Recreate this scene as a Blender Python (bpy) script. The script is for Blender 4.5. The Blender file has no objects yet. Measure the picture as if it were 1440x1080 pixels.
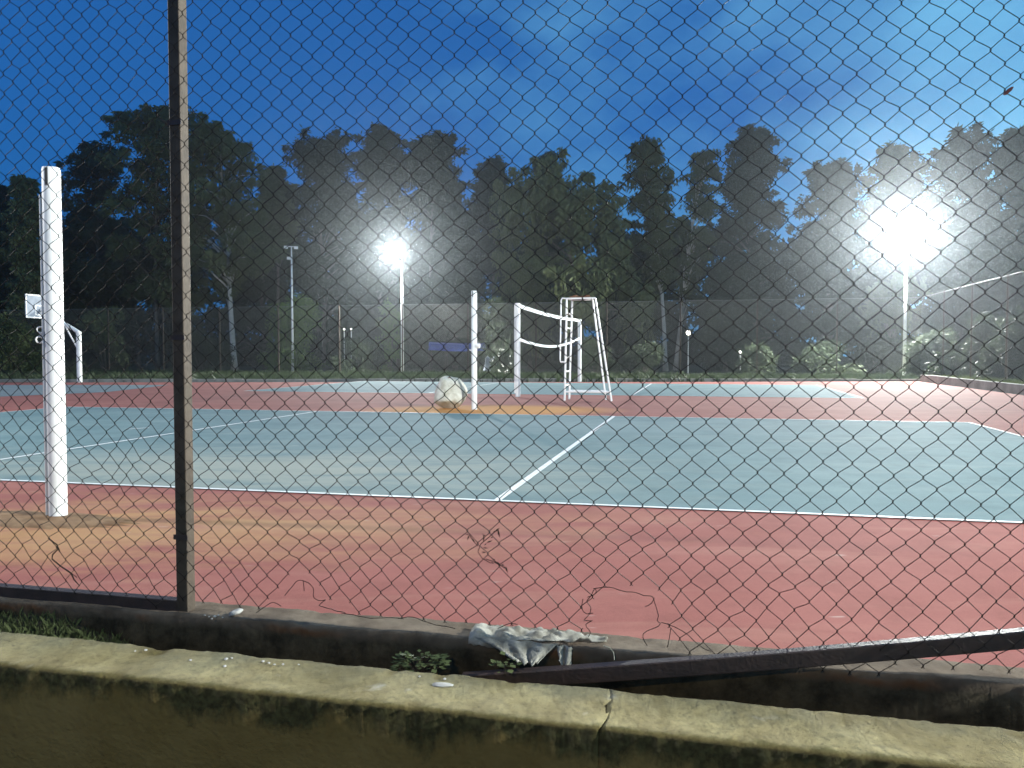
import bpy, math, random
import numpy as np
from mathutils import Vector, noise
R = math.radians
SC = bpy.context.scene
COL = SC.collection

# ---------------------------------------------------------------- camera
F, CAMH, PITCH, ROLL = 1153.0, 1.18, 0.0377, 0.0035
cam = bpy.data.cameras.new('camera')
cam.sensor_width = 36.0
cam.lens = F / 1440 * 36.0
cam.clip_start, cam.clip_end = 0.05, 3000
cam_o = bpy.data.objects.new('camera', cam)
COL.objects.link(cam_o)
cam_o.location = (0, 0, CAMH)
cam_o.rotation_euler = (R(90) - PITCH, 0, 0)
SC.camera = cam_o

# ---------------------------------------------------------------- sky
w = bpy.data.worlds.new('World')
SC.world = w
w.use_nodes = True
wn, wl = w.node_tree.nodes, w.node_tree.links
wn.clear()
SKY_STRENGTH = 0.135
sky = wn.new('ShaderNodeTexSky')
sky.sky_type = 'NISHITA'
sky.sun_disc = False
sky.sun_elevation = R(1.0)
sky.sun_rotation = R(75)
sky.ozone_density = 6.0
sky.dust_density = 0.6
tint = wn.new('ShaderNodeMix'); tint.data_type = 'RGBA'; tint.blend_type = 'MULTIPLY'
tint.inputs[0].default_value = 1.0
SKY_TINT = (0.4, 3.6, 3.8, 1)
tint.inputs[7].default_value = SKY_TINT
wl.new(sky.outputs[0], tint.inputs[6])
tc = wn.new('ShaderNodeTexCoord')
mp = wn.new('ShaderNodeMapping'); mp.inputs['Scale'].default_value = (1.3, 1.0, 2.2)
mp.inputs['Rotation'].default_value = (0, R(-25), R(20))
mp.inputs['Location'].default_value = (4.3, 1.4, 2.2)
wl.new(tc.outputs['Generated'], mp.inputs['Vector'])
cn = wn.new('ShaderNodeTexNoise'); cn.inputs['Scale'].default_value = 1.5
cn.inputs['Detail'].default_value = 5.0; cn.inputs['Roughness'].default_value = 0.42
cn.inputs['Distortion'].default_value = 0.4
wl.new(mp.outputs[0], cn.inputs['Vector'])
cr = wn.new('ShaderNodeValToRGB')
cr.color_ramp.elements[0].position = 0.43; cr.color_ramp.elements[0].color = (0, 0, 0, 1)
cr.color_ramp.elements[1].position = 0.82; cr.color_ramp.elements[1].color = (1, 1, 1, 1)
sep = wn.new('ShaderNodeSeparateXYZ'); wl.new(tc.outputs['Generated'], sep.inputs[0])
bias = wn.new('ShaderNodeMath'); bias.operation = 'MULTIPLY_ADD'; bias.inputs[1].default_value = 0.34
wl.new(sep.outputs['X'], bias.inputs[0]); wl.new(cn.outputs['Fac'], bias.inputs[2])   # more cloud towards the west, at the right
cn2 = wn.new('ShaderNodeTexNoise'); cn2.inputs['Scale'].default_value = 5.0; cn2.inputs['Detail'].default_value = 5.0
cn2.inputs['Roughness'].default_value = 0.55; wl.new(mp.outputs[0], cn2.inputs['Vector'])
bias2 = wn.new('ShaderNodeMath'); bias2.operation = 'MULTIPLY_ADD'; bias2.inputs[1].default_value = 0.34
bias3 = wn.new('ShaderNodeMath'); bias3.operation = 'SUBTRACT'; bias3.inputs[1].default_value = 0.17
wl.new(cn2.outputs['Fac'], bias2.inputs[0]); wl.new(bias.outputs[0], bias2.inputs[2]); wl.new(bias2.outputs[0], bias3.inputs[0])
wl.new(bias3.outputs[0], cr.inputs[0])
cl = wn.new('ShaderNodeMix'); cl.data_type = 'RGBA'
cl.inputs[7].default_value = (1.25, 3.9, 6.2, 1)      # thin evening cloud, still pale in the last light
dusk = wn.new('ShaderNodeMix'); dusk.data_type = 'RGBA'; dusk.inputs[0].default_value = 0.62
dusk.inputs[7].default_value = (0.16, 1.10, 3.4, 1)       # even blue of the hour after sunset
wl.new(tint.outputs[2], dusk.inputs[6])
wl.new(cr.outputs[0], cl.inputs[0]); wl.new(dusk.outputs[2], cl.inputs[6])
bg = wn.new('ShaderNodeBackground'); bg.inputs[1].default_value = SKY_STRENGTH
wl.new(cl.outputs[2], bg.inputs[0])
wo = wn.new('ShaderNodeOutputWorld'); wl.new(bg.outputs[0], wo.inputs[0])

# ---------------------------------------------------------------- exposure and sampling
SC.view_settings.view_transform = 'Standard'
SC.view_settings.look = 'None'
SC.view_settings.exposure = 0.0
SC.view_settings.gamma = 1.0
SC.cycles.use_denoising = True
SC.cycles.denoising_input_passes = 'RGB_ALBEDO'
SC.cycles.max_bounces = 5
SC.cycles.diffuse_bounces = 2
SC.cycles.glossy_bounces = 2
SC.cycles.transmission_bounces = 2
SC.cycles.volume_bounces = 0
SC.cycles.sample_clamp_indirect = 4.0

# lamp powers (the lamps themselves are built by floodlight() and street_lamp())
P_FAR_RIGHT, P_FAR_LEFT, P_NEAR_RIGHT, P_NEAR_LEFT, P_STREET = 52000, 19000, 27000, 6500, 1000
HAZE_DENSITY, HAZE_ANISO = 0.00062, 0.88
LAMP_COL = (0.98, 1.0, 0.95)

# ================================================================= helpers
def tag(o, label=None, cat=None, group=None, kind=None):
    if label: o['label'] = label
    if cat: o['category'] = cat
    if group: o['group'] = group
    if kind: o['kind'] = kind
    return o

def empty(name, loc, label, cat, group=None, rz=0.0):
    o = bpy.data.objects.new(name, None)
    COL.objects.link(o)
    o.location = loc
    o.rotation_euler = (0, 0, rz)
    return tag(o, label, cat, group)

class MB:
    """collects faces and makes one mesh object"""
    def __init__(s): s.v, s.f = [], []
    def add(s, vs, fs):
        b = len(s.v); s.v += [tuple(p) for p in vs]; s.f += [tuple(i + b for i in f) for f in fs]; return s
    def box(s, c, size, rz=0.0, M=None):
        x, y, z = (d / 2 for d in size)
        pts = [Vector((a * x, b * y, d * z)) for d in (-1, 1) for b in (-1, 1) for a in (-1, 1)]
        if rz:
            cc, ss = math.cos(rz), math.sin(rz)
            pts = [Vector((p.x * cc - p.y * ss, p.x * ss + p.y * cc, p.z)) for p in pts]
        if M: pts = [M @ p for p in pts]
        c = Vector(c)
        return s.add([p + c for p in pts], [(0, 2, 3, 1), (4, 5, 7, 6), (0, 1, 5, 4), (2, 6, 7, 3), (0, 4, 6, 2), (1, 3, 7, 5)])
    def tube(s, pts, r, n=6, cap=True):
        pts = [Vector(p) for p in pts]
        rs = r if isinstance(r, (list, tuple)) else [r] * len(pts)
        b = len(s.v)
        side = None
        for i, p in enumerate(pts):
            t = pts[min(i + 1, len(pts) - 1)] - pts[max(i - 1, 0)]
            if t.length < 1e-9: t = Vector((0, 0, 1))
            t.normalize()
            if side is None:
                side = t.cross(Vector((0, 0, 1))) if abs(t.z) < 0.9 else t.cross(Vector((1, 0, 0)))
            else:
                side = side - t * side.dot(t)
                if side.length < 1e-6: side = t.orthogonal()
            side.normalize()
            up = t.cross(side)
            for k in range(n):
                a = 2 * math.pi * k / n
                q = p + (side * math.cos(a) + up * math.sin(a)) * rs[i]
                s.v.append((q.x, q.y, q.z))
        for i in range(len(pts) - 1):
            for k in range(n):
                k2 = (k + 1) % n
                s.f.append((b + i * n + k, b + i * n + k2, b + (i + 1) * n + k2, b + (i + 1) * n + k))
        if cap and n > 2:
            s.f.append(tuple(b + k for k in range(n))[::-1])
            e = b + (len(pts) - 1) * n
            s.f.append(tuple(e + k for k in range(n)))
        return s
    def lathe(s, prof, c=(0, 0, 0), n=16):
        b = len(s.v)
        for (r, z) in prof:
            for k in range(n):
                a = 2 * math.pi * k / n
                s.v.append((c[0] + r * math.cos(a), c[1] + r * math.sin(a), c[2] + z))
        for i in range(len(prof) - 1):
            for k in range(n):
                k2 = (k + 1) % n
                s.f.append((b + i * n + k, b + i * n + k2, b + (i + 1) * n + k2, b + (i + 1) * n + k))
        s.f.append(tuple(b + k for k in range(n))[::-1])
        e = b + (len(prof) - 1) * n
        s.f.append(tuple(e + k for k in range(n)))
        return s
    def build(s, name, mat, parent=None, smooth=False, bevel=0.0):
        me = bpy.data.meshes.new(name)
        me.from_pydata(s.v, [], s.f)
        me.materials.append(mat)
        if smooth:
            me.polygons.foreach_set('use_smooth', [True] * len(me.polygons))
        me.update()
        o = bpy.data.objects.new(name, me)
        COL.objects.link(o)
        if parent: o.parent = parent
        if bevel:
            m = o.modifiers.new('bevel', 'BEVEL'); m.width = bevel; m.segments = 2; m.limit_method = 'ANGLE'
        return o

def quads_object(name, verts, mat, parent=None):
    """verts: (n,4,3) array of loose quads -> one mesh"""
    n = len(verts)
    me = bpy.data.meshes.new(name)
    me.vertices.add(n * 4); me.loops.add(n * 4); me.polygons.add(n)
    me.vertices.foreach_set('co', np.ascontiguousarray(verts, dtype=np.float32).ravel())
    me.loops.foreach_set('vertex_index', np.arange(n * 4, dtype=np.int32))
    me.polygons.foreach_set('loop_start', np.arange(0, n * 4, 4, dtype=np.int32))
    me.polygons.foreach_set('loop_total', np.full(n, 4, dtype=np.int32))
    me.materials.append(mat)
    me.update(calc_edges=True)
    o = bpy.data.objects.new(name, me)
    COL.objects.link(o)
    if parent: o.parent = parent
    return o

# pixel of the 1440 x 1080 photograph -> ray, and points where that ray meets real planes
def ray(px, py):
    x, y = px - 720.0, -(py - 540.0)
    c, s = math.cos(PITCH), math.sin(PITCH)
    return Vector((x, F * c + y * s, -F * s + y * c))
CAM = Vector((0, 0, CAMH))
def on_ground(px, py, z=0.0):
    d = ray(px, py); t = (z - CAMH) / d.z
    return CAM + d * t
def at_depth(px, py, Y):
    d = ray(px, py); return CAM + d * (Y / d.y)

# court axes: U along the court, V along the net
ANG = 0.227
U = Vector((math.cos(ANG), -math.sin(ANG), 0)); V = Vector((math.sin(ANG), math.cos(ANG), 0))
O1 = Vector((-2.022, 11.472, 0))
def court(u, v, z=0.0, o=O1): return Vector((o.x, o.y, 0)) + U * u + V * v + Vector((0, 0, z))

# near fence axes
FA = 0.235
FU = Vector((math.cos(FA), -math.sin(FA), 0)); FN = Vector((math.sin(FA), math.cos(FA), 0))
FP0 = Vector((-1.487, 3.70, 0))
def fp(u, n, z): return FP0 + FU * u + FN * n + Vector((0, 0, z))
def fence_uz(px, py, n=0.0):
    d = ray(px, py)
    t = (FN.dot(FP0 + FN * n) - FN.dot(CAM)) / FN.dot(d)
    q = CAM + d * t
    return (q - FP0).dot(FU), q.z

# ================================================================= materials
def mat_base(name):
    m = bpy.data.materials.new(name); m.use_nodes = True
    return m, m.node_tree.nodes, m.node_tree.links, m.node_tree.nodes['Principled BSDF']

def nz(N, L, scale, detail=4.0, rough=0.55, dist=0.0, vec=None, mscale=None, off=None):
    t = N.new('ShaderNodeTexCoord')
    src = t.outputs['Object']
    if mscale or off:
        mm = N.new('ShaderNodeMapping')
        if mscale: mm.inputs['Scale'].default_value = mscale
        if off: mm.inputs['Location'].default_value = off
        L.new(src, mm.inputs['Vector']); src = mm.outputs[0]
    n = N.new('ShaderNodeTexNoise')
    n.inputs['Scale'].default_value = scale; n.inputs['Detail'].default_value = detail
    n.inputs['Roughness'].default_value = rough; n.inputs['Distortion'].default_value = dist
    L.new(src, n.inputs['Vector'])
    return n.outputs['Fac']

def ramp(N, L, fac, a, b):
    r = N.new('ShaderNodeMapRange'); r.inputs['From Min'].default_value = a; r.inputs['From Max'].default_value = b
    r.clamp = True
    L.new(fac, r.inputs['Value']); return r.outputs[0]

def mixc(N, L, fac, a, b):
    m = N.new('ShaderNodeMix'); m.data_type = 'RGBA'
    for sock, val in ((m.inputs[0], fac), (m.inputs[6], a), (m.inputs[7], b)):
        if isinstance(val, (tuple, list)): sock.default_value = (*val[:3], 1)
        elif isinstance(val, float): sock.default_value = val
        else: L.new(val, sock)
    return m.outputs[2]

def mth(N, L, op, a, b=None):
    m = N.new('ShaderNodeMath'); m.operation = op
    for i, val in enumerate((a, b)):
        if val is None: continue
        if isinstance(val, (int, float)): m.inputs[i].default_value = val
        else: L.new(val, m.inputs[i])
    return m.outputs[0]

def bump(N, L, bsdf, fac, strength, dist=0.01):
    b = N.new('ShaderNodeBump'); b.inputs['Strength'].default_value = strength; b.inputs['Distance'].default_value = dist
    L.new(fac, b.inputs['Height']); L.new(b.outputs[0], bsdf.inputs['Normal'])

def near_point(N, L, p, r0, r1, sx=1.0, sy=1.0):
    """1 at point p (metres), falling to 0 at r1: where a stain lies"""
    t = N.new('ShaderNodeTexCoord')
    mm = N.new('ShaderNodeMapping'); mm.vector_type = 'POINT'
    mm.inputs['Location'].default_value = (-p[0] * sx, -p[1] * sy, 0); mm.inputs['Scale'].default_value = (sx, sy, 0)
    L.new(t.outputs['Object'], mm.inputs['Vector'])
    ln = N.new('ShaderNodeVectorMath'); ln.operation = 'LENGTH'
    L.new(mm.outputs[0], ln.inputs[0])
    return ramp(N, L, ln.outputs['Value'], r1, r0)

def rough_mat(name, c1, c2, scale=6.0, rough=0.75, bumps=0.3, bscale=60.0, spec=0.3, metallic=0.0, dist=0.01):
    m, N, L, B = mat_base(name)
    f = ramp(N, L, nz(N, L, scale, 6, 0.62), 0.36, 0.66)
    L.new(mixc(N, L, f, c1, c2), B.inputs['Base Color'])
    B.inputs['Roughness'].default_value = rough
    B.inputs['Specular IOR Level'].default_value = spec
    B.inputs['Metallic'].default_value = metallic
    if bumps: bump(N, L, B, nz(N, L, bscale, 5), bumps, dist)
    return m

RED = ((0.245, 0.082, 0.068), (0.295, 0.108, 0.090))
def court_mat(name, c1, c2, stains, dust=None, dust_col=(0.36, 0.33, 0.27)):
    m, N, L, B = mat_base(name)
    col = mixc(N, L, ramp(N, L, nz(N, L, 0.9, 6, 0.6), 0.35, 0.68), c1, c2)
    fine = ramp(N, L, nz(N, L, 55, 3, 0.7), 0.3, 0.75)
    col = mixc(N, L, mth(N, L, 'MULTIPLY', fine, 0.22), col, tuple(x * 0.55 for x in c1))
    blot = ramp(N, L, nz(N, L, 2.6, 7, 0.7, 0.3, off=(5, 9, 0)), 0.48, 0.68)
    col = mixc(N, L, mth(N, L, 'MULTIPLY', blot, 0.38), col, tuple(x * 0.62 for x in c1))
    grit = ramp(N, L, nz(N, L, 190, 2, 0.6), 0.55, 0.72)
    col = mixc(N, L, mth(N, L, 'MULTIPLY', grit, 0.25), col, tuple(min(1, x * 1.5 + 0.04) for x in c2))
    # long brushed smears of dust, as rain and feet leave them
    sm = ramp(N, L, nz(N, L, 1.1, 7, 0.62, 0.6, mscale=(0.55, 2.2, 1)), 0.52, 0.78)
    col = mixc(N, L, mth(N, L, 'MULTIPLY', sm, 0.45 if dust is None else dust), col, dust_col)
    for (p, r0, r1, sx, sy, c, amt, lo, hi) in stains:
        msk = near_point(N, L, p, r0, r1, sx, sy)
        n1 = ramp(N, L, mth(N, L, 'ADD', nz(N, L, 1.3, 7, 0.65, 0.8, mscale=(0.6, 2.0, 1), off=(p[0] * 3.1, p[1], 0)), mth(N, L, 'MULTIPLY', msk, 0.28)), lo, hi)
        col = mixc(N, L, mth(N, L, 'MULTIPLY', mth(N, L, 'MULTIPLY', n1, msk), amt), col, c)
    specks = ramp(N, L, nz(N, L, 9, 2, 0.4, mscale=(0.5, 2.0, 1)), 0.74, 0.785)
    col = mixc(N, L, mth(N, L, 'MULTIPLY', specks, 0.35), col, (0.5, 0.48, 0.42))
    L.new(col, B.inputs['Base Color'])
    B.inputs['Roughness'].default_value = 0.88
    B.inputs['Specular IOR Level'].default_value = 0.12
    bump(N, L, B, nz(N, L, 120, 3), 0.25, 0.004)
    return m

SAND = (0.40, 0.235, 0.10); OCHRE = (0.50, 0.235, 0.06)
POLE1 = on_ground(82, 727)
POLE2 = on_ground(667, 576)
M = {}
M['red'] = court_mat('red_court_paint', *RED, [
    ((POLE1.x + 0.1, POLE1.y - 0.35), 0.5, 2.6, 0.62, 1.30, SAND, 0.72, 0.60, 0.80),
    ((POLE1.x + 1.9, POLE1.y - 0.35), 0.1, 2.0, 0.55, 1.3, (0.42, 0.26, 0.13), 0.45, 0.58, 0.78),
    ((POLE2.x + 0.35, POLE2.y - 0.1), 1.2, 2.2, 0.74, 1.15, OCHRE, 0.85, 0.30, 0.42)], dust=0.38, dust_col=(0.40, 0.23, 0.17))
M['blue'] = court_mat('blue_court_paint', (0.110, 0.180, 0.190), (0.150, 0.225, 0.230), [
    ((-2.6, 8.2), 0.8, 5.0, 0.8, 1.5, (0.30, 0.31, 0.26), 0.8, 0.50, 0.80),
    ((1.0, 13.5), 0.5, 4.0, 0.8, 1.3, (0.20, 0.26, 0.26), 0.6, 0.50, 0.80)], dust=0.50, dust_col=(0.24, 0.27, 0.25))
M['grey_blue'] = court_mat('worn_blue_court_paint', (0.15, 0.19, 0.20), (0.21, 0.24, 0.24), [], dust=0.4)
M['line'] = rough_mat('white_line_paint', (0.62, 0.63, 0.60), (0.80, 0.80, 0.78), 9, 0.6, 0.15)
M['white'] = rough_mat('white_gloss_paint', (0.70, 0.70, 0.67), (0.82, 0.82, 0.80), 5, 0.45, 0.06, 40, 0.4)
M['rust'] = rough_mat('rusty_steel', (0.10, 0.035, 0.014), (0.22, 0.10, 0.05), 18, 0.85, 0.4, 60)
M['tape'] = rough_mat('white_net_tape', (0.72, 0.72, 0.70), (0.82, 0.82, 0.80), 8, 0.8, 0.1)
M['cord'] = rough_mat('net_cord', (0.05, 0.05, 0.05), (0.08, 0.08, 0.08), 8, 0.8, 0)
M['post'] = rough_mat('brown_painted_steel', (0.050, 0.038, 0.026), (0.085, 0.066, 0.046), 14, 0.62, 0.25, 90, 0.35)
M['rail'] = rough_mat('dark_brown_steel', (0.030, 0.021, 0.018), (0.055, 0.034, 0.028), 16, 0.5, 0.3, 90, 0.5)
M['wire'] = rough_mat('rusted_fence_wire', (0.010, 0.008, 0.007), (0.022, 0.015, 0.012), 30, 0.6, 0, spec=0.2)
M['wirefar'] = rough_mat('galvanised_fence_wire', (0.14, 0.145, 0.14), (0.19, 0.195, 0.19), 3, 0.6, 0, spec=0.4)
M['galv'] = rough_mat('galvanised_pole', (0.40, 0.42, 0.42), (0.50, 0.52, 0.51), 6, 0.5, 0.1, spec=0.4)
def kerb_mat():
    m, N, L, B = mat_base('weathered_kerb_concrete')
    col = mixc(N, L, ramp(N, L, nz(N, L, 5, 6, 0.62), 0.36, 0.66), (0.085, 0.062, 0.042), (0.175, 0.138, 0.098))
    t = N.new('ShaderNodeTexCoord'); sx = N.new('ShaderNodeSeparateXYZ'); L.new(t.outputs['Object'], sx.inputs[0])
    rag = mth(N, L, 'ADD', sx.outputs['Z'], mth(N, L, 'MULTIPLY', mth(N, L, 'SUBTRACT', nz(N, L, 7, 7, 0.7), 0.5), 0.05))
    rusty = mth(N, L, 'MULTIPLY', ramp(N, L, rag, 0.0, -0.02), ramp(N, L, nz(N, L, 2.5, 4), 0.5, 0.62))
    col = mixc(N, L, rusty, col, (0.16, 0.065, 0.025))
    col = mixc(N, L, ramp(N, L, rag, -0.008, -0.045), col, mixc(N, L, ramp(N, L, nz(N, L, 9, 6, 0.7), 0.35, 0.7), (0.022, 0.018, 0.010), (0.10, 0.08, 0.048)))   # upright face near black: algae, with the ditch's shade painted in
    L.new(col, B.inputs['Base Color']); B.inputs['Roughness'].default_value = 0.92; B.inputs['Specular IOR Level'].default_value = 0.2
    bump(N, L, B, nz(N, L, 34, 6, 0.7), 0.7, 0.015)
    return m
M['kerb'] = kerb_mat()
M['farkerb'] = rough_mat('grey_kerb_concrete', (0.16, 0.155, 0.14), (0.26, 0.25, 0.23), 2, 0.9, 0.5, 20)
M['soil'] = rough_mat('dark_soil', (0.026, 0.021, 0.012), (0.058, 0.046, 0.026), 7, 0.95, 0.9, 40, dist=0.03)
M['mud'] = rough_mat('brown_mud', (0.16, 0.085, 0.04), (0.27, 0.165, 0.085), 6, 0.9, 0.8, 40, dist=0.02)
M['earth'] = rough_mat('grassy_earth', (0.030, 0.040, 0.016), (0.065, 0.060, 0.034), 0.6, 0.95, 0.6, 12, dist=0.05)
M['asphalt'] = rough_mat('road_asphalt', (0.042, 0.042, 0.042), (0.062, 0.06, 0.058), 3, 0.9, 0.4, 120)
M['rock'] = rough_mat('pale_rock', (0.40, 0.38, 0.29), (0.66, 0.65, 0.57), 7, 0.85, 0.7, 16, dist=0.04)
M['sheet'] = rough_mat('torn_white_sheet', (0.15, 0.14, 0.11), (0.42, 0.41, 0.35), 11, 0.8, 0.5, 40)
M['plaster'] = rough_mat('white_plaster', (0.34, 0.33, 0.30), (0.52, 0.51, 0.48), 20, 0.85, 0.4, 60)
M['blue_tarp'] = rough_mat('blue_tarpaulin', (0.012, 0.03, 0.17), (0.02, 0.05, 0.24), 3, 0.55, 0.3, 8)
M['cloth'] = rough_mat('pale_grey_cloth', (0.25, 0.28, 0.32), (0.34, 0.37, 0.42), 5, 0.85, 0.2)
M['twig'] = rough_mat('dry_stem', (0.020, 0.014, 0.010), (0.045, 0.030, 0.02), 30, 0.9, 0)
M['straw'] = rough_mat('pale_straw', (0.30, 0.28, 0.21), (0.42, 0.40, 0.32), 30, 0.9, 0)
M['dead'] = rough_mat('red_dead_leaf', (0.13, 0.035, 0.035), (0.20, 0.07, 0.06), 30, 0.8, 0)
M['housing'] = rough_mat('grey_lamp_housing', (0.20, 0.21, 0.21), (0.28, 0.29, 0.29), 6, 0.5, 0)
M['glass'] = rough_mat('unlit_lamp_glass', (0.55, 0.58, 0.60), (0.65, 0.68, 0.70), 3, 0.12, 0, spec=0.6)

WZ = -0.03
def wall_un(px, py):
    g = on_ground(px, py, WZ) - FP0
    return g.dot(FU), g.dot(FN)
wb = wall_un(640, 948)[1]; wf = wall_un(720, 1010)[1]
uc = wall_un(852, 1000)[0]
WB_, WF_ = wb, wf
def wall_mat():
    m, N, L, B = mat_base('mossy_yellow_concrete')
    col = mixc(N, L, ramp(N, L, nz(N, L, 3.2, 7, 0.62), 0.36, 0.66), (0.27, 0.225, 0.115), (0.41, 0.355, 0.180))
    col = mixc(N, L, mth(N, L, 'MULTIPLY', ramp(N, L, nz(N, L, 26, 6, 0.75), 0.48, 0.68), 0.62), col, (0.12, 0.105, 0.062))
    col = mixc(N, L, mth(N, L, 'MULTIPLY', ramp(N, L, nz(N, L, 2.0, 6, 0.7, 0.5, off=(4, 2, 7)), 0.55, 0.72), 0.55), col, (0.14, 0.14, 0.085))
    pale = ramp(N, L, nz(N, L, 5.0, 5, 0.6, off=(11, 3, 2)), 0.64, 0.72)
    col = mixc(N, L, mth(N, L, 'MULTIPLY', pale, 0.6), col, (0.55, 0.53, 0.45))
    t0 = N.new('ShaderNodeTexCoord'); dp = N.new('ShaderNodeVectorMath'); dp.operation = 'DOT_PRODUCT'
    L.new(t0.outputs['Object'], dp.inputs[0]); dp.inputs[1].default_value = (FN.x, FN.y, 0)
    nn_ = mth(N, L, 'SUBTRACT', dp.outputs['Value'], FP0.dot(FN))      # metres from the fence, across the wall
    wob = mth(N, L, 'MULTIPLY', mth(N, L, 'SUBTRACT', nz(N, L, 4.0, 7, 0.7, off=(8, 1, 1)), 0.5), 0.55)
    back = ramp(N, L, mth(N, L, 'ADD', nn_, wob), WB_ - 0.20, WB_ - 0.02)
    col = mixc(N, L, mth(N, L, 'MULTIPLY', back, 0.75), col, (0.115, 0.112, 0.070))                                # grey green algae towards the ditch
    wob2 = mth(N, L, 'MULTIPLY', mth(N, L, 'SUBTRACT', nz(N, L, 11, 8, 0.75), 0.5), 0.13)
    lip = ramp(N, L, mth(N, L, 'ADD', nn_, wob2), WF_ + 0.035, WF_ + 0.005)
    col = mixc(N, L, mth(N, L, 'MULTIPLY', lip, 0.8), col, (0.085, 0.078, 0.026))                                 # moss creeping over the front edge
    pits = ramp(N, L, nz(N, L, 70, 3, 0.6), 0.66, 0.72)
    col = mixc(N, L, mth(N, L, 'MULTIPLY', pits, 0.6), col, (0.06, 0.05, 0.03))
    # darker yellow tone and moss on the upright face, its lower edge ragged
    t = N.new('ShaderNodeTexCoord'); sx = N.new('ShaderNodeSeparateXYZ'); L.new(t.outputs['Object'], sx.inputs[0])
    rag = mth(N, L, 'ADD', sx.outputs['Z'], mth(N, L, 'MULTIPLY', mth(N, L, 'SUBTRACT', nz(N, L, 4.5, 8, 0.7, mscale=(1, 1, 0.55)), 0.5), 0.42))
    face = ramp(N, L, sx.outputs['Z'], -0.028, -0.046)
    col = mixc(N, L, face, col, mixc(N, L, ramp(N, L, nz(N, L, 2.2, 6, 0.65), 0.35, 0.65), (0.20, 0.135, 0.038), (0.27, 0.19, 0.062)))
    moss = mth(N, L, 'MULTIPLY', face, ramp(N, L, rag, -0.16, -0.09))
    col = mixc(N, L, mth(N, L, 'MULTIPLY', moss, 0.9), col, mixc(N, L, ramp(N, L, nz(N, L, 40, 4), 0.4, 0.65), (0.030, 0.028, 0.010), (0.085, 0.080, 0.028)))
    L.new(col, B.inputs['Base Color'])
    B.inputs['Roughness'].default_value = 0.93
    B.inputs['Specular IOR Level'].default_value = 0.2
    hb = mth(N, L, 'ADD', nz(N, L, 45, 6, 0.7), mth(N, L, 'MULTIPLY', nz(N, L, 9, 4), 1.5))
    bump(N, L, B, hb, 0.9, 0.022)
    return m
M['wall'] = wall_mat()

def leaf_mat(name, c1, c2, scale=0.55, sheen=0.12):
    m, N, L, B = mat_base(name)
    col = mixc(N, L, ramp(N, L, nz(N, L, scale, 3, 0.6), 0.34, 0.66), c1, c2)
    col = mixc(N, L, mth(N, L, 'MULTIPLY', ramp(N, L, nz(N, L, 9, 2), 0.4, 0.7), 0.5), col, tuple(x * 1.5 for x in c2))
    L.new(col, B.inputs['Base Color'])
    B.inputs['Roughness'].default_value = 0.55
    B.inputs['Specular IOR Level'].default_value = sheen
    tr = N.new('ShaderNodeBsdfTranslucent'); L.new(col, tr.inputs['Color'])
    mx = N.new('ShaderNodeMixShader'); mx.inputs[0].default_value = 0.3
    L.new(B.outputs[0], mx.inputs[1]); L.new(tr.outputs[0], mx.inputs[2])
    L.new(mx.outputs[0], N['Material Output'].inputs['Surface'])
    return m
LEAF = {'dark': leaf_mat('dark_leaves', (0.024, 0.036, 0.021), (0.045, 0.060, 0.031)),
        'olive': leaf_mat('olive_leaves', (0.048, 0.066, 0.027), (0.088, 0.106, 0.045)),
        'pale': leaf_mat('pale_olive_leaves', (0.066, 0.084, 0.036), (0.118, 0.138, 0.060)),
        'green': leaf_mat('fresh_green_leaves', (0.060, 0.105, 0.026), (0.10, 0.15, 0.040))}
M['bark'] = rough_mat('grey_bark', (0.07, 0.06, 0.048), (0.13, 0.115, 0.095), 4, 0.9, 0.5, 14)
M['palebark'] = rough_mat('white_bark', (0.30, 0.29, 0.26), (0.46, 0.45, 0.41), 3, 0.8, 0.3, 14)
M['flower'] = rough_mat('white_petals', (0.55, 0.55, 0.48), (0.7, 0.7, 0.64), 5, 0.7, 0)
M['fallen'] = rough_mat('fallen_leaves', (0.10, 0.08, 0.04), (0.2, 0.17, 0.10), 20, 0.9, 0)

def emit_mat(name, col, strength):
    m = bpy.data.materials.new(name); m.use_nodes = True
    N, L = m.node_tree.nodes, m.node_tree.links
    N.clear()
    e = N.new('ShaderNodeEmission'); e.inputs[0].default_value = (*col, 1); e.inputs[1].default_value = strength
    o = N.new('ShaderNodeOutputMaterial'); L.new(e.outputs[0], o.inputs[0])
    return m
M['lit'] = emit_mat('lit_flood_face', LAMP_COL, 60.0)
M['globe'] = emit_mat('lit_globe', (1.0, 0.96, 0.85), 8.0)
M['warmlit'] = emit_mat('lit_street_lamp_face', (1.0, 0.80, 0.42), 12.0)

def sheet(name, pts, z, mat, kind='structure', sub=1):
    mb = MB(); mb.add([Vector((p[0], p[1], z)) for p in pts], [tuple(range(len(pts)))])
    return tag(mb.build(name, mat), kind=kind)

# ================================================================= the setting: ground, road, court
KF = -0.065            # kerb front, measured along the fence normal
def big_strip(name, n0, n1, z, mat):
    return sheet(name, [fp(-280, n0, 0), fp(280, n0, 0), fp(280, n1, 0), fp(-280, n1, 0)], z, mat)
big_strip('road', -60, -0.45, -0.47, M['asphalt'])
big_strip('ground', 0.06, 280, -0.05, M['earth'])
far_r = on_ground(1292, 536.3)
slab = [fp(-40, 0.10, 0), fp(14.2, 0.10, 0)]
kr0 = far_r + V * 0.0
slab = [fp(-40, 0.125, 0), fp(11.05, 0.125, 0), kr0, on_ground(900, 537.2), on_ground(300, 537.6), on_ground(-500, 538.5)]
sheet('red_court_surface', slab, 0.0, M['red'])
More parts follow.
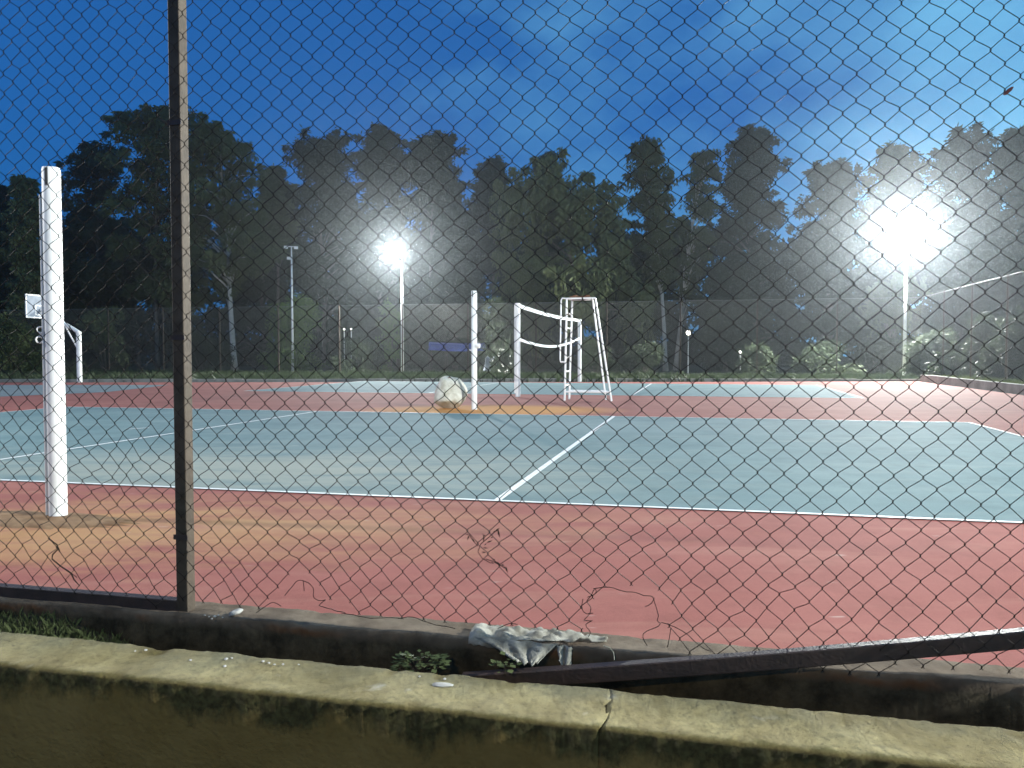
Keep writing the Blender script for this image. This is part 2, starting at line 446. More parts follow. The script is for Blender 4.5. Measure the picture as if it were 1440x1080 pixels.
# two volleyball courts in a row and a third, worn court at the left
B1 = [(-9, -4.45), (9, -4.45), (9, 4.55), (-9, 4.55)]
sheet('blue_court_surface', [court(*p) for p in B1], 0.004, M['blue'])
P3, P4 = on_ground(728, 558), on_ground(815, 537)
O2 = (P3 + P4) * 0.5
O2.z = 0
B2 = [(-9, -4.6), (9, -4.6), (9, 4.5), (-9, 4.5)]
sheet('blue_court_surface', [court(*p, o=O2) for p in B2], 0.004, M['blue'])
sheet('grey_blue_court_surface', [on_ground(-700, 590), on_ground(-60, 560.5), on_ground(150, 551.5), on_ground(238, 541.5), on_ground(-500, 541.5)], 0.004, M['grey_blue'])

def line_strip(mb, a, b, wd):
    d = (b - a).normalized(); s = Vector((-d.y, d.x, 0)) * wd / 2
    k = max(2, int((b - a).length / 0.7))
    vs, fs = [], []
    for i in range(k + 1):
        p = a.lerp(b, i / k)
        vs += [p + s, p - s]
    fs = [(2 * i + 1, 2 * i + 3, 2 * i + 2, 2 * i) for i in range(k)]
    mb.add(vs, fs)
ln = MB()
Z = 0.008
def cl_(a, b, o=O1, wd=0.05): line_strip(ln, court(*a, Z, o), court(*b, Z, o), wd)
h = 0.025
cl_((-9, -4.45 + h), (9, -4.45 + h)); cl_((-9, 4.55 - h), (9, 4.55 - h))
Z = 0.0085
cl_((9 - h, -4.4), (9 - h, 4.5)); cl_((-9 + h, -4.4), (-9 + h, 4.5))
cl_((3 - h, -4.4), (3 - h, 4.5), wd=0.062); cl_((-3 + h, -4.4), (-3 + h, 4.5), wd=0.055)
Z = 0.008
cl_((-9, -4.6 + h), (9, -4.6 + h), O2); cl_((-9, 4.5 - h), (9, 4.5 - h), O2)
Z = 0.0085
cl_((9 - h, -4.5), (9 - h, 4.4), O2); cl_((-9 + h, -4.5), (-9 + h, 4.4), O2)
cl_((3 - h, -4.5), (3 - h, 4.4), O2); cl_((-3 + h, -4.5), (-3 + h, 4.4), O2)
a, b = on_ground(181, 604), on_ground(210, 602); a.z = b.z = 0.008; line_strip(ln, a, b, 0.045)
tag(ln.build('court_lines', M['line']), kind='structure')

# ditch between wall and court: dark soil, heaped up at the left
rnd = random.Random(5)
def ditch_z(u, n):
    left = max(0.0, min(1.0, (0.75 - u) / 1.3))
    base = -0.40 + 0.355 * left * (0.72 + 0.28 * (n + 0.40) / 0.4)
    return base + 0.035 * noise.noise(Vector((u * 5, n * 5, 0))) + 0.02 * noise.noise(Vector((u * 17, n * 17, 3)))
mb = MB(); nu, nn = 150, 14
us = [-5 + 10 * i / nu for i in range(nu + 1)]; ns = [-0.52 + 0.50 * j / nn for j in range(nn + 1)]
mb.add([fp(u, n, ditch_z(u, n)) for n in ns for u in us],
       [(j * (nu + 1) + i, j * (nu + 1) + i + 1, (j + 1) * (nu + 1) + i + 1, (j + 1) * (nu + 1) + i) for j in range(nn) for i in range(nu)])
tag(mb.build('ditch_soil', M['soil'], smooth=True), kind='structure')

# bare patch of mud round the near pole, slightly heaped, with a broken lip of paving behind it
mb = MB(); na, nr = 120, 9
c0 = Vector((POLE1.x - 0.35, POLE1.y - 0.05, 0))
vs = []
for j in range(nr + 1):
    for i in range(na):
        a = 2 * math.pi * i / na; r = j / nr
        wob = 1 + 0.22 * noise.noise(Vector((math.cos(a) * 2, math.sin(a) * 2, 1))) + 0.22 * noise.noise(Vector((math.cos(a) * 6, math.sin(a) * 6, 4))) + 0.12 * noise.noise(Vector((math.cos(a) * 15, math.sin(a) * 15, 8)))
        p = c0 + FU * (1.05 * r * wob * math.cos(a)) + FN * (0.27 * r * wob * math.sin(a))
        p.z = 0.012 * (1 - r ** 3) + 0.012 * noise.noise(Vector((p.x * 9, p.y * 9, 0))) * (1 - r) + 0.0045
        if j == nr: p.z = -0.004
        vs.append(p)
fs = [(j * na + i, (j + 1) * na + i, (j + 1) * na + (i + 1) % na, j * na + (i + 1) % na) for j in range(nr) for i in range(na)]
fs = [f[::-1] for f in fs]
mb.add(vs, fs)
tag(mb.build('mud_patch', M['mud'], smooth=True), kind='structure')

# ================================================================= kerb and front wall
def rough_beam(name, n0, n1, ztop, zbot, u0, u1, mat, parent=None, rag_back=0.0, seed=0.0, du=0.02, edge=0.012, ends=(0, 0)):
    """long concrete beam; its top is a grid so that edges are worn and the surface uneven"""
    nu = int((u1 - u0) / du)
    prof = [(n0, zbot), (n0, zbot * 0.5 + ztop * 0.5), (n0, ztop - edge * 2.2), (n0 + edge, ztop - edge * 0.4), (n0 + edge * 2.4, ztop)]
    k = 7
    for i in range(1, k): prof.append((n0 + edge * 2.4 + (n1 - n0 - edge * 4.8) * i / k, ztop))
    prof += [(n1 - edge * 2.4, ztop), (n1 - edge, ztop - edge * 0.5), (n1, ztop - edge * 2.2), (n1, zbot)]
    vs, fs = [], []
    m = len(prof)
    for i in range(nu + 1):
        u = u0 + (u1 - u0) * i / nu
        for j, (n, z) in enumerate(prof):
            q = Vector((u * 1.0, n, z))
            e1 = noise.noise(Vector((u * 3 + seed, n * 3, z * 3))) * 0.006 + noise.noise(Vector((u * 14, n * 14 + seed, z * 9))) * 0.003
            dn = noise.noise(Vector((u * 5, z * 12, seed + 9))) * 0.008 + noise.noise(Vector((u * 31, z * 31, seed + 5))) * 0.004
            e1 += noise.noise(Vector((u * 45, n * 45, seed))) * 0.0022
            if abs(j - 3) <= 1 or j >= m - 5: e1 -= max(0.0, noise.noise(Vector((u * 9, seed + 2, n))) - 0.25) * 0.028   # chipped arris
            if rag_back and j >= m - 4 and j < m - 1:
                dn += rag_back * (noise.noise(Vector((u * 6, seed, 4))) + 0.6 * noise.noise(Vector((u * 22, seed, 8))))
            de = 0.0
            if i == 0: de = ends[0] * (noise.noise(Vector((n * 11, z * 11, seed))) + 0.6 * noise.noise(Vector((n * 40, z * 40, seed))))
            if i == nu: de = ends[1] * (noise.noise(Vector((n * 11, z * 11, seed))) + 0.6 * noise.noise(Vector((n * 40, z * 40, seed))))
            vs.append(fp(u + de, n + dn, z + (e1 if z > zbot else 0)))
    for i in range(nu):
        for j in range(m - 1):
            fs.append((i * m + j, i * m + j + 1, (i + 1) * m + j + 1, (i + 1) * m + j)[::-1])
    fs.append(tuple(range(m))); fs.append(tuple(nu * m + j for j in range(m))[::-1])
    return MB().add(vs, fs).build(name, mat, parent, smooth=True)

kerb = rough_beam('court_kerb', KF, 0.13, 0.010, -0.47, -5, 6, M['kerb'], seed=2.0, edge=0.005, du=0.014)
tag(kerb, 'weathered concrete kerb under the near fence along the edge of the red court', 'kerb')

wall_e = empty('concrete_wall', fp(0, (wb + wf) / 2, -0.47), 'low mossy yellowish concrete wall with a crack, running across the very front', 'wall')
for (u0, u1, sd, en) in ((-4.5, uc - 0.002, 7.0, (0, 0.035)), (uc + 0.002, 4.5, 7.0, (0.035, 0))):
    o = rough_beam('wall_section', wf, wb, WZ, -0.47, u0, u1, M['wall'], None, rag_back=0.012, seed=sd, du=0.014, edge=0.006, ends=en)
    o.parent = wall_e; o.matrix_parent_inverse = wall_e.matrix_basis.inverted()

# ================================================================= near chain link fence
fence = empty('chain_link_fence', fp(0, 0, 0), 'near rusty chain link fence on a brown square post, torn along its foot', 'fence')
def under(o, p):
    o.parent = p; o.matrix_parent_inverse = p.matrix_basis.inverted(); return o
M_rot = -FA
mb = MB(); mb.box(fp(0, 0.0, 1.75), (0.058, 0.058, 3.6), M_rot)
under(mb.build('post', M['post'], bevel=0.004), fence)
mb = MB(); mb.box(fp(-2.53, -0.002, 0.028), (5.0, 0.05, 0.062), M_rot)
under(mb.build('bottom_rail', M['rail'], bevel=0.004), fence)
for z in (0.35, 1.25, 2.2, 3.1):
    mb = MB(); mb.box(fp(0.0, -0.033, z), (0.070, 0.004, 0.022), M_rot)
    under(mb.build('wire_clamp', M['rail']), fence)

NM = -0.038   # mesh hangs on the camera side of the post
W2, H2 = 0.0955 / 2, 0.0945 / 2
nu0, nz0 = fence_uz(1065.4, 594.6, NM)
def hole(u, z):
    """true where the wire is gone: the ragged foot and two tears"""
    # foot of the mesh, as (u, z) points
    pts = FOOT
    for i in range(len(pts) - 1):
        if pts[i][0] <= u <= pts[i + 1][0]:
            t = (u - pts[i][0]) / (pts[i + 1][0] - pts[i][0])
            return z < pts[i][1] + t * (pts[i + 1][1] - pts[i][1])
    return z < -0.02
FOOT = [fence_uz(px, py, NM) for (px, py) in ((-400, 800), (0, 832), (250, 858), (262, 853), (300, 856), (375, 858), (402, 838), (408, 826), (425, 815), (440, 822),
        (455, 850), (480, 862), (560, 868), (640, 884), (700, 888), (790, 898), (826, 890), (838, 866), (833, 838), (842, 826), (862, 825), (890, 834),
        (918, 838), (926, 862), (931, 872), (905, 889), (915, 905), (960, 918), (1100, 934), (1300, 944), (1440, 950), (1900, 980))]
# keep it single-valued along u
_f = []
for p in FOOT:
    if _f and p[0] <= _f[-1][0]: continue
    _f.append(p)
FOOT = _f
BAR = (fence_uz(1010, 928, -0.08), fence_uz(1440, 894, -0.05))
def mesh_disp(m, j):
    u = nu0 + m * W2; z = nz0 + j * H2
    r = random.Random(m * 7919 + j * 104729)
    k = 1.0 if u > 0.05 else 1.6
    low = max(0.0, min(1.0, (0.9 - z) / 0.9))
    du = 0.010 * noise.noise(Vector((u * 2.2, z * 2.2, 3))) + r.uniform(-1, 1) * 0.0022 * k * (1 + low)
    dz = 0.012 * noise.noise(Vector((u * 1.7, z * 2.0, 7))) + r.uniform(-1, 1) * 0.0025 * k * (1 + low)
    dn = 0.016 * noise.noise(Vector((u * 1.5, z * 1.5, 11))) + r.uniform(-1, 1) * 0.0018
    if u > BAR[0][0]:      # the mesh is pushed out over the fallen rail
        tb = (u - BAR[0][0]) / (BAR[1][0] - BAR[0][0]); zb = BAR[0][1] + (BAR[1][1] - BAR[0][1]) * tb
        dn -= 0.062 * min(1, tb * 2.5) * math.exp(-((z - zb) / 0.16) ** 2)
    # where somebody has climbed or kicked it: pulled about near the near pole and at the foot
    for (cu, cz, rad, au, az) in DENTS:
        d2 = ((u - cu) ** 2 + (z - cz) ** 2) / rad ** 2
        e = math.exp(-d2)
        du += au * e; dz += az * e; dn += 0.4 * abs(au) * e
    return Vector((du, dz, dn))
DENTS = [(*fence_uz(150, 660, NM), 0.12, 0.028, -0.018), (*fence_uz(90, 640, NM), 0.10, -0.02, 0.012), (*fence_uz(210, 640, NM), 0.09, -0.012, -0.02),
         (*fence_uz(440, 800, NM), 0.14, 0.01, 0.028), (*fence_uz(880, 800, NM), 0.15, 0.0, 0.022), (*fence_uz(930, 850, NM), 0.10, 0.025, 0.0),
         (*fence_uz(1100, 855, NM), 0.07, -0.012, 0.022), (*fence_uz(690, 790, NM), 0.06, 0.0, 0.012), (*fence_uz(1330, 655, NM), 0.06, 0.01, -0.008),
         (*fence_uz(300, 820, NM), 0.12, 0.012, 0.012)]
_dc = {}
def D(m, j):
    if (m, j) not in _dc: _dc[(m, j)] = mesh_disp(m, j)
    return _dc[(m, j)]
def wire_pt(m, j, off_u, off_z, off_n):
    d = D(m, j)
    return fp(nu0 + m * W2 + d.x + off_u, NM + d.z + off_n, nz0 + j * H2 + d.y + off_z)
mbm = MB()
jlo, jhi = int((-0.15 - nz0) / H2), int((3.5 - nz0) / H2)
mlo, mhi = int((-2.6 - nu0) / W2), int((4.4 - nu0) / W2)
WR = 0.0016
for k in range(mlo, mhi):
    run = []
    def flush():
        global run
        if len(run) > 3: mbm.tube(run, WR, 5)
        run = []
    for j in range(jlo, jhi):
        m = k if (k + j) % 2 == 0 else k + 1
        d = D(m, j)
        if hole(nu0 + m * W2 + d.x, nz0 + j * H2 + d.y):
            flush(); continue
        sgn = -1 if m == k else 1
        hook = sgn * 0.0016
        # the wire dips behind its neighbour on the way in and in front on the way out
        run.append(wire_pt(m, j, hook - sgn * 0.0075, -0.0095, 0.0026))
        run.append(wire_pt(m, j, hook - sgn * 0.0020, -0.0046, 0.0022))
        run.append(wire_pt(m, j, hook, -0.0018, 0.0012))
        run.append(wire_pt(m, j, hook, 0.0018, -0.0012))
        run.append(wire_pt(m, j, hook - sgn * 0.0020, 0.0046, -0.0022))
        run.append(wire_pt(m, j, hook - sgn * 0.0075, 0.0095, -0.0026))
    flush()
# loose ends and pulled strands round the tears
def strand(pp, jit=0.004, seed=0):
    r = random.Random(seed)
    q = [fence_uz(*p, NM) for p in pp]
    pts = []
    for i in range(len(q) - 1):
        for t in (0, 0.33, 0.66):
            pts.append((q[i][0] + (q[i + 1][0] - q[i][0]) * t, q[i][1] + (q[i + 1][1] - q[i][1]) * t))
    pts.append(q[-1])
    for _ in range(2):
        pts = [pts[0]] + [tuple((pts[i - 1][c] + 2 * pts[i][c] + pts[i + 1][c]) / 4 for c in (0, 1)) for i in range(1, len(pts) - 1)] + [pts[-1]]
    mbm.tube([fp(u + r.uniform(-1, 1) * 0.0008, NM + r.uniform(-1, 1) * jit, z) for u, z in pts], WR, 5)
for i, s in enumerate([
    [(834, 828), (857, 824), (875, 832), (895, 833), (905, 838), (919, 838), (921, 850), (927, 866), (923, 874), (930, 876), (925, 882), (900, 890), (910, 908)],
    [(907, 853), (917, 849), (920, 840)], [(836, 828), (830, 840), (823, 846), (833, 855), (828, 866), (818, 874), (837, 872), (820, 878), (832, 889), (827, 896)],
    [(826, 840), (840, 834), (837, 828)], [(820, 842), (817, 858), (826, 864), (834, 862)], [(943, 884), (940, 905), (938, 910)],
    [(400, 838), (410, 826), (418, 815), (430, 817), (442, 826), (440, 842), (452, 846), (460, 842), (446, 852), (458, 854), (470, 858), (486, 862)],
    [(427, 816), (428, 831)], [(395, 853), (385, 845), (374, 852), (360, 862)], [(930, 875), (960, 885), (985, 910), (1000, 916)],
    [(480, 862), (505, 866), (520, 870), (545, 868), (566, 870)], [(560, 870), (580, 866), (600, 876), (640, 884)], [(700, 884), (716, 876), (728, 878)]]):
    strand(s, seed=i)
under(mbm.build('wire_mesh', M['wire'], smooth=True), fence)

# fallen bottom rail: one end on the kerb edge and down in the ditch, the other still hung up at the right
def at_n(px, py, n):
    u, z = fence_uz(px, py, n); return fp(u, n, z)
ra = at_n(668, 957, -0.175); rb = at_n(1440, 894, -0.045)
rd = (rb - ra).normalized(); re = rb + rd * 1.6; rs = ra - rd * 0.05
L_ = (re - rs).length
side = rd.cross(Vector((0, 0, 1))).normalized(); upv = side.cross(rd)
mb = MB()
k = 24
prof = [(-.024, -.031), (.024, -.031), (.024, .031), (-.024, .031)]
vs = []
for i in range(k + 1):
    t = i / k
    c = rs.lerp(re, t) + Vector((0, 0, -0.012 * math.sin(math.pi * min(1, t * 1.4)))) + side * (0.004 * math.sin(t * 5))
    for (a, b) in prof: vs.append(c + side * a + upv * b)
fs = [(i * 4 + j, i * 4 + (j + 1) % 4, (i + 1) * 4 + (j + 1) % 4, (i + 1) * 4 + j) for i in range(k) for j in range(4)] + [(3, 2, 1, 0), (k * 4, k * 4 + 1, k * 4 + 2, k * 4 + 3)]
mb.add(vs, fs)
fr = mb.build('fallen_rail', M['rail'], bevel=0.004)
tag(fr, 'dark steel square rail broken loose, slanting from the ditch up to the right edge', 'rail')

# ================================================================= volleyball posts
def vpost(base, top_h, r, label, group, slot=True):
    e = empty('volleyball_post', base, label, 'post', group)
    mb = MB(); mb.lathe([(r * 1.02, 0), (r, 0.02), (r, top_h - 0.015), (r * 0.93, top_h), (r * 0.93, top_h + 0.002)], n=24)
    mb.build('tube', M['white'], e, smooth=False)
    for p in e.children[0].data.polygons: p.use_smooth = abs(p.normal.z) < 0.5
    if slot:
        d = (CAM - Vector(base)); d.z = 0; d.normalize()
        d = Vector((d.x * math.cos(-0.5) - d.y * math.sin(-0.5), d.x * math.sin(-0.5) + d.y * math.cos(-0.5), 0))
        s = MB(); s.box(d * (r - 0.003) + Vector((0, 0, top_h - 0.07)), (r * 0.30, 0.02, 0.12), math.atan2(d.y, d.x) + math.pi / 2)
        s.build('slot', M['cord'], e)
    return e
GV = 'white volleyball posts'
p1 = vpost(POLE1, 2.49, 0.061, 'thick white volleyball post nearest the camera, standing in the mud patch', GV)
mb = MB()
hk = Vector((-0.066, -0.012, 0))
def ring(mb, c, rr, r, axis_a, n=14):
    mb.tube([Vector(c) + Vector((math.cos(a) * rr * math.cos(axis_a), math.cos(a) * rr * math.sin(axis_a), math.sin(a) * rr)) for a in [2 * math.pi * i / n for i in range(n + 1)]], r, 6)
ring(mb, hk + Vector((-0.022, -0.01, 1.345)), 0.021, 0.006, 0.4); ring(mb, hk + Vector((-0.028, -0.012, 1.275)), 0.022, 0.006, 0.4)
mb.tube([hk + Vector((0.01, 0, 1.31)), hk + Vector((-0.03, -0.01, 1.315))], 0.007, 6)
mb.build('hook', M['white'], p1)
mb = MB(); mb.tube([(-0.067, -0.025, 0.02), (-0.067, -0.025, 2.3)], 0.008, 6); mb.build('net_channel', M['white'], p1)
p2 = vpost(POLE2, 2.47, 0.058, 'white volleyball post with a winch, beside the pale boulder', GV)
mb = MB(); mb.tube([(0.05, -0.03, 1.33), (0.115, -0.05, 1.33)], 0.05, 12); mb.tube([(0.115, -0.05, 1.33), (0.125, -0.053, 1.33)], 0.022, 10)
mb.build('winch', M['white'], p2)
mb = MB(); mb.tube([(-0.04, -0.03, 1.24), (-0.11, -0.04, 1.24)], 0.014, 8); mb.build('hook', M['white'], p2)
p3 = vpost(P3, 2.52, 0.066, 'white volleyball post at the near end of the hung net', GV, slot=False)
mb = MB(); mb.tube([(-0.075, -0.02, 0.1), (-0.075, -0.02, 2.5)], 0.02, 8); mb.build('net_channel', M['white'], p3)
p4 = vpost(P4, 2.55, 0.075, 'white volleyball post at the far end of the hung net, seen through the umpire stand', GV, slot=False)

# the net: tapes with sag, thin cords
net = empty('volleyball_net', (P3 + P4) / 2, 'volleyball net with white tapes hung slack between two white posts', 'net')
A, Bn = P3 + V * 0.07, P4 - V * 0.08
def top_z(t): return 2.46 + 0.05 * t - 0.08 * math.sin(math.pi * t) * (1 - 0.2 * t)
def bot_z(t): return 1.56 + 0.22 * t - 0.26 * math.sin(math.pi * min(1, t ** 0.95))
def tape(zf, hgt, name):
    k = 40; vs = []
    for i in range(k + 1):
        t = i / k; p = A.lerp(Bn, t); z = zf(t)
        for (dx, dz) in ((-.007, -hgt / 2), (.007, -hgt / 2), (.007, hgt / 2), (-.007, hgt / 2)):
            vs.append(p + U * dx + Vector((0, 0, z + dz + 0.006 * noise.noise(Vector((t * 25, 0, 0))))))
    fs = [(i * 4 + j, i * 4 + (j + 1) % 4, (i + 1) * 4 + (j + 1) % 4, (i + 1) * 4 + j) for i in range(k) for j in range(4)] + [(3, 2, 1, 0), (k * 4, k * 4 + 1, k * 4 + 2, k * 4 + 3)]
    under(MB().add(vs, fs).build(name, M['tape']), net)
tape(top_z, 0.105, 'top_tape'); tape(bot_z, 0.075, 'bottom_tape')
mb = MB()
kk = 100
for i in range(kk + 1):
    t = i / kk; p = A.lerp(Bn, t)
    mb.tube([p + Vector((0, 0, bot_z(t) + 0.03)), p + Vector((0, 0, top_z(t) - 0.05))], 0.0012, 3, cap=False)
for q in range(1, 9):
    mb.tube([A.lerp(Bn, i / 40) + Vector((0, 0, bot_z(i / 40) + (top_z(i / 40) - bot_z(i / 40)) * q / 9)) for i in range(41)], 0.0012, 3, cap=False)
under(mb.build('netting', M['cord']), net)

# ================================================================= umpire stand
NL = Vector(((794 - 720) / F * 20.4, 20.4, 0))
ump = empty('umpire_stand', NL, 'tall white steel umpire stand with a ladder and rusty top, beside the net', 'stand')
HT = 2.53
def st(u, v, z): return U * u + V * v + Vector((0, 0, z))
sv = 0.55
LB, LT = {0: 0.0, sv: 0.03}, {0: 0.05, sv: 0.10}
RB, RT = {0: 1.17, sv: 0.97}, {0: 0.76, sv: 0.62}
def on_leg(B_, T_, v, z): return st(B_[v] + (T_[v] - B_[v]) * z / HT, v, z)
for v in (0, sv):
    mb = MB(); mb.tube([on_leg(LB, LT, v, 0), on_leg(LB, LT, v, HT)], 0.026, 8); mb.build('ladder_leg', M['white'], ump)
    mb = MB(); mb.tube([on_leg(RB, RT, v, 0), on_leg(RB, RT, v, HT)], 0.024, 8); mb.build('rear_leg', M['white'], ump)
for z in (0.38, 0.72, 1.07, 1.42, 1.80, 2.17):
    mb = MB(); mb.tube([on_leg(LB, LT, 0, z), on_leg(LB, LT, sv, z)], 0.020, 8); mb.build('rung', M['white'], ump)
for v in (0, sv):
    mb = MB(); mb.tube([on_leg(LB, LT, v, 0.22), on_leg(RB, RT, v, 0.22)], 0.024, 8); mb.build('base_rail', M['white'], ump)
mb = MB(); mb.tube([on_leg(RB, RT, 0, 0.22), on_leg(RB, RT, sv, 0.22)], 0.022, 8); mb.build('base_rail', M['white'], ump)
mb = MB(); mb.tube([on_leg(LB, LT, 0, HT), on_leg(RB, RT, 0, HT), on_leg(RB, RT, sv, HT), on_leg(LB, LT, sv, HT), on_leg(LB, LT, 0, HT)], 0.022, 8); mb.build('top_frame', M['white'], ump)
mb = MB()
r5 = random.Random(3)
for i in range(9):
    u = 0.14 + 0.055 * i
    mb.box(st(u, sv / 2, HT + 0.035 + r5.uniform(0, 0.012)), (0.045, sv * 1.05, 0.018), -ANG + r5.uniform(-0.05, 0.05), None)
for i in range(7): mb.box(st(r5.uniform(0.1, 0.62), r5.uniform(0, sv), HT + 0.066), (0.10, 0.06, 0.03), r5.uniform(0, 3))
mb.build('seat_boards', M['rust'], ump)
mb = MB(); mb.tube([st(0.04, 0, HT), st(-0.06, -0.02, HT + 0.01), st(-0.09, -0.02, HT - 0.05), st(-0.11, -0.02, 1.02), st(-0.10, -0.02, 0.96), st(0.03, 0, 0.96)], 0.018, 8); mb.build('hand_rail', M['white'], ump)

# ================================================================= boulder
def boulder(name, c, sx, sy, sz, mat, seed, sub=4):
    import bmesh
    bm = bmesh.new(); bmesh.ops.create_icosphere(bm, subdivisions=sub, radius=1.0)
    r = random.Random(seed)
    planes = []
    for _ in range(13):
        d = Vector((r.uniform(-1, 1), r.uniform(-1, 1), r.uniform(-0.9, 0.6))).normalized(); planes.append((d, r.uniform(0.70, 0.88)))
    planes += [(Vector((0.10, -0.1, 1)).normalized(), 0.74), (Vector((0, 0, -1)), 0.80), (Vector((-1, -0.2, 0.12)).normalized(), 0.74), (Vector((0.72, -0.1, 0.62)).normalized(), 0.83), (Vector((-0.5, -0.3, -0.8)).normalized(), 0.80)]
    for v in bm.verts:
        p = v.co.copy()
        for d, k in planes:
            e = p.dot(d) - k
            if e > 0: p -= d * e * 0.92
        p *= 1 + 0.05 * noise.noise(p * 2.5 + Vector((seed, 0, 0))) + 0.025 * noise.noise(p * 7) + 0.012 * noise.noise(p * 18)
        v.co = Vector((p.x * sx, p.y * sy, p.z * sz))
    zmin = min(v.co.z for v in bm.verts)
    me = bpy.data.meshes.new(name)
    for v in bm.verts: v.co.z -= zmin
    bm.to_mesh(me); bm.free()
    me.materials.append(mat)
    for p in me.polygons: p.use_smooth = True
    o = bpy.data.objects.new(name, me); COL.objects.link(o)
    o.location = c
    return o
rk = on_ground(632, 574)
bo = boulder('boulder', (rk.x, rk.y, -0.015), 0.395, 0.36, 0.42, M['rock'], 21)
tag(bo, 'pale boulder resting on the red strip beside the white post', 'boulder')
mb = MB(); mb.add([(0, 0, 0), (0.05, -0.01, 0.02), (0.075, 0.01, 0.006), (0.03, 0.03, 0.03)], [(0, 1, 2, 3)]); mb.add([(0.01, 0, 0.0), (0.04, 0.02, 0.035), (0.0, 0.05, 0.03), (-0.03, 0.02, 0.008)], [(0, 1, 2, 3)])
lf = mb.build('dry_leaf', M['rust']); lf.location = (rk.x + 0.0, rk.y - 0.12, 0.645)
tag(lf, 'brown dry leaf lying on top of the pale boulder', 'leaf')

# ================================================================= basketball hoop at the left
BH = on_ground(112, 537.5)
hoop = empty('basketball_hoop', BH, 'white basketball hoop seen from behind, half hidden by the near white post', 'basketball hoop')
mb = MB(); mb.tube([(0, 0, 0), (0, 0, 2.05)], 0.10, 14); mb.build('pole', M['white'], hoop)
mb = MB(); mb.tube([Vector((0, 0, 2.02)), -U * 0.75 + Vector((0, 0, 2.42)), -U * 1.75 + Vector((0, 0, 2.95))], 0.075, 12); mb.build('arm', M['white'], hoop)
mb = MB(); mb.tube([Vector((0, 0, 1.25)), -U * 0.72 + Vector((0, 0, 2.42))], 0.03, 8); mb.build('brace', M['white'], hoop)
mb = MB(); bc = -U * 1.80 + Vector((0, 0, 3.07)); mb.box(bc, (0.035, 1.55, 0.95), -ANG)
bd = mb.build('backboard', M['cloth'], hoop)
mb = MB()
def bframe(mb, w2, z0, z1, t):
    for s in (-1, 1): mb.box(bc + U * 0.022 + V * (s * (w2 - t / 2)) + Vector((0, 0, (z0 + z1) / 2)), (0.02, t, z1 - z0 - 2 * t - 0.004), -ANG)
    for z in (z0 + t / 2, z1 - t / 2): mb.box(bc + U * 0.022 + Vector((0, 0, z)), (0.02, 2 * w2, t), -ANG)
bframe(mb, 0.775, -0.475, 0.475, 0.05); bframe(mb, 0.30, -0.36, 0.06, 0.045)
mb.build('board_frame', M['white'], bd)
mb = MB(); ring_c = bc - U * 0.26 + Vector((0, 0, -0.40))
mb.tube([ring_c + U * (0.225 * math.cos(a)) + V * (0.225 * math.sin(a)) for a in [2 * math.pi * i / 20 for i in range(21)]], 0.012, 6)
mb.build('rim', M['rust'], hoop)

# ================================================================= floodlights
def floodlight(px, py, Y, label, power, heads, aim, lit=True, spot_deg=165, base_z=-0.05, pos=None, hgt=None, pr=0.085, hs=1.0):
    top = at_depth(px, py, Y) if pos is None else Vector((pos[0], pos[1], hgt))
    e = empty('floodlight_mast', (top.x, top.y, base_z), label, 'floodlight', 'floodlight masts round the courts')
    H = top.z - base_z
    mb = MB(); mb.tube([(0, 0, 0), (0, 0, H * 0.5), (0, 0, H + 0.1)], [pr, pr * 0.85, pr * 0.6], 12); mb.build('pole', M['galv'], e, smooth=True)
    mb = MB(); mb.box((0, 0, 0.02), (0.36, 0.36, 0.04)); mb.build('base_plate', M['galv'], e)
    d = Vector((aim[0] - top.x, aim[1] - top.y, 0)).normalized()
    sd = Vector((-d.y, d.x, 0))
    tilt = R(28)
    fwd = d * math.cos(tilt) - Vector((0, 0, 1)) * math.sin(tilt)
    upd = d * math.sin(tilt) + Vector((0, 0, 1)) * math.cos(tilt)
    mb = MB()
    arms = sorted(set(z for (_, z) in heads))
    for z in arms:
        xs = [x for (x, zz) in heads if zz == z]
        mb.tube([sd * (min(xs + [0]) - 0.04) + Vector((0, 0, H + z)), sd * (max(xs + [0]) + 0.04) + Vector((0, 0, H + z))], 0.03, 8)
    if max(arms) > 0.1: mb.tube([(0, 0, H), (0, 0, H + max(arms))], 0.04, 8)
    mb.build('cross_arm', M['galv'], e)
    from mathutils import Matrix
    Mr = Matrix((sd, fwd, upd)).transposed()
    for (x, z) in heads:
        c = sd * x + Vector((0, 0, H + z)) + fwd * 0.12
        mb = MB(); mb.box(c, (0.44 * hs, 0.10 * hs, 0.34 * hs), M=Mr)
        hd = mb.build('lamp_head', M['housing'], e, bevel=0.015)
        mb = MB(); mb.box(c + fwd * (0.056 * hs), (0.38 * hs, 0.012, 0.28 * hs), M=Mr)
        mb.build('lamp_glass', M['lit'] if lit else M['glass'], hd)
    if lit:
        li = bpy.data.lights.new('flood_lamp', 'SPOT'); li.energy = power; li.color = LAMP_COL
        li.spot_size = R(spot_deg); li.spot_blend = 0.35; li.shadow_soft_size = 0.22
        lo = bpy.data.objects.new('flood_lamp', li); COL.objects.link(lo); lo.parent = e
        mx_ = sum(x for x, _ in heads) / len(heads); mz_ = sum(z for _, z in heads) / len(heads)
        lo.location = Vector((0, 0, H + mz_)) + sd * mx_ + fwd * 0.55
        lo.rotation_euler = fwd.to_track_quat('-Z', 'Y').to_euler()
    return e
SIX = [(-0.5, 0.0), (0.0, 0.0), (0.5, 0.0), (-0.5, 0.48), (0.0, 0.48), (0.5, 0.48)]
FOUR = [(-0.70, 0.0), (-0.22, 0.0), (-0.70, 0.42), (-0.22, 0.42)]
floodlight(1275, 329, 41.5, 'lit floodlight mast at the far right corner, the brightest lamp', P_FAR_RIGHT, SIX, (4, 14))
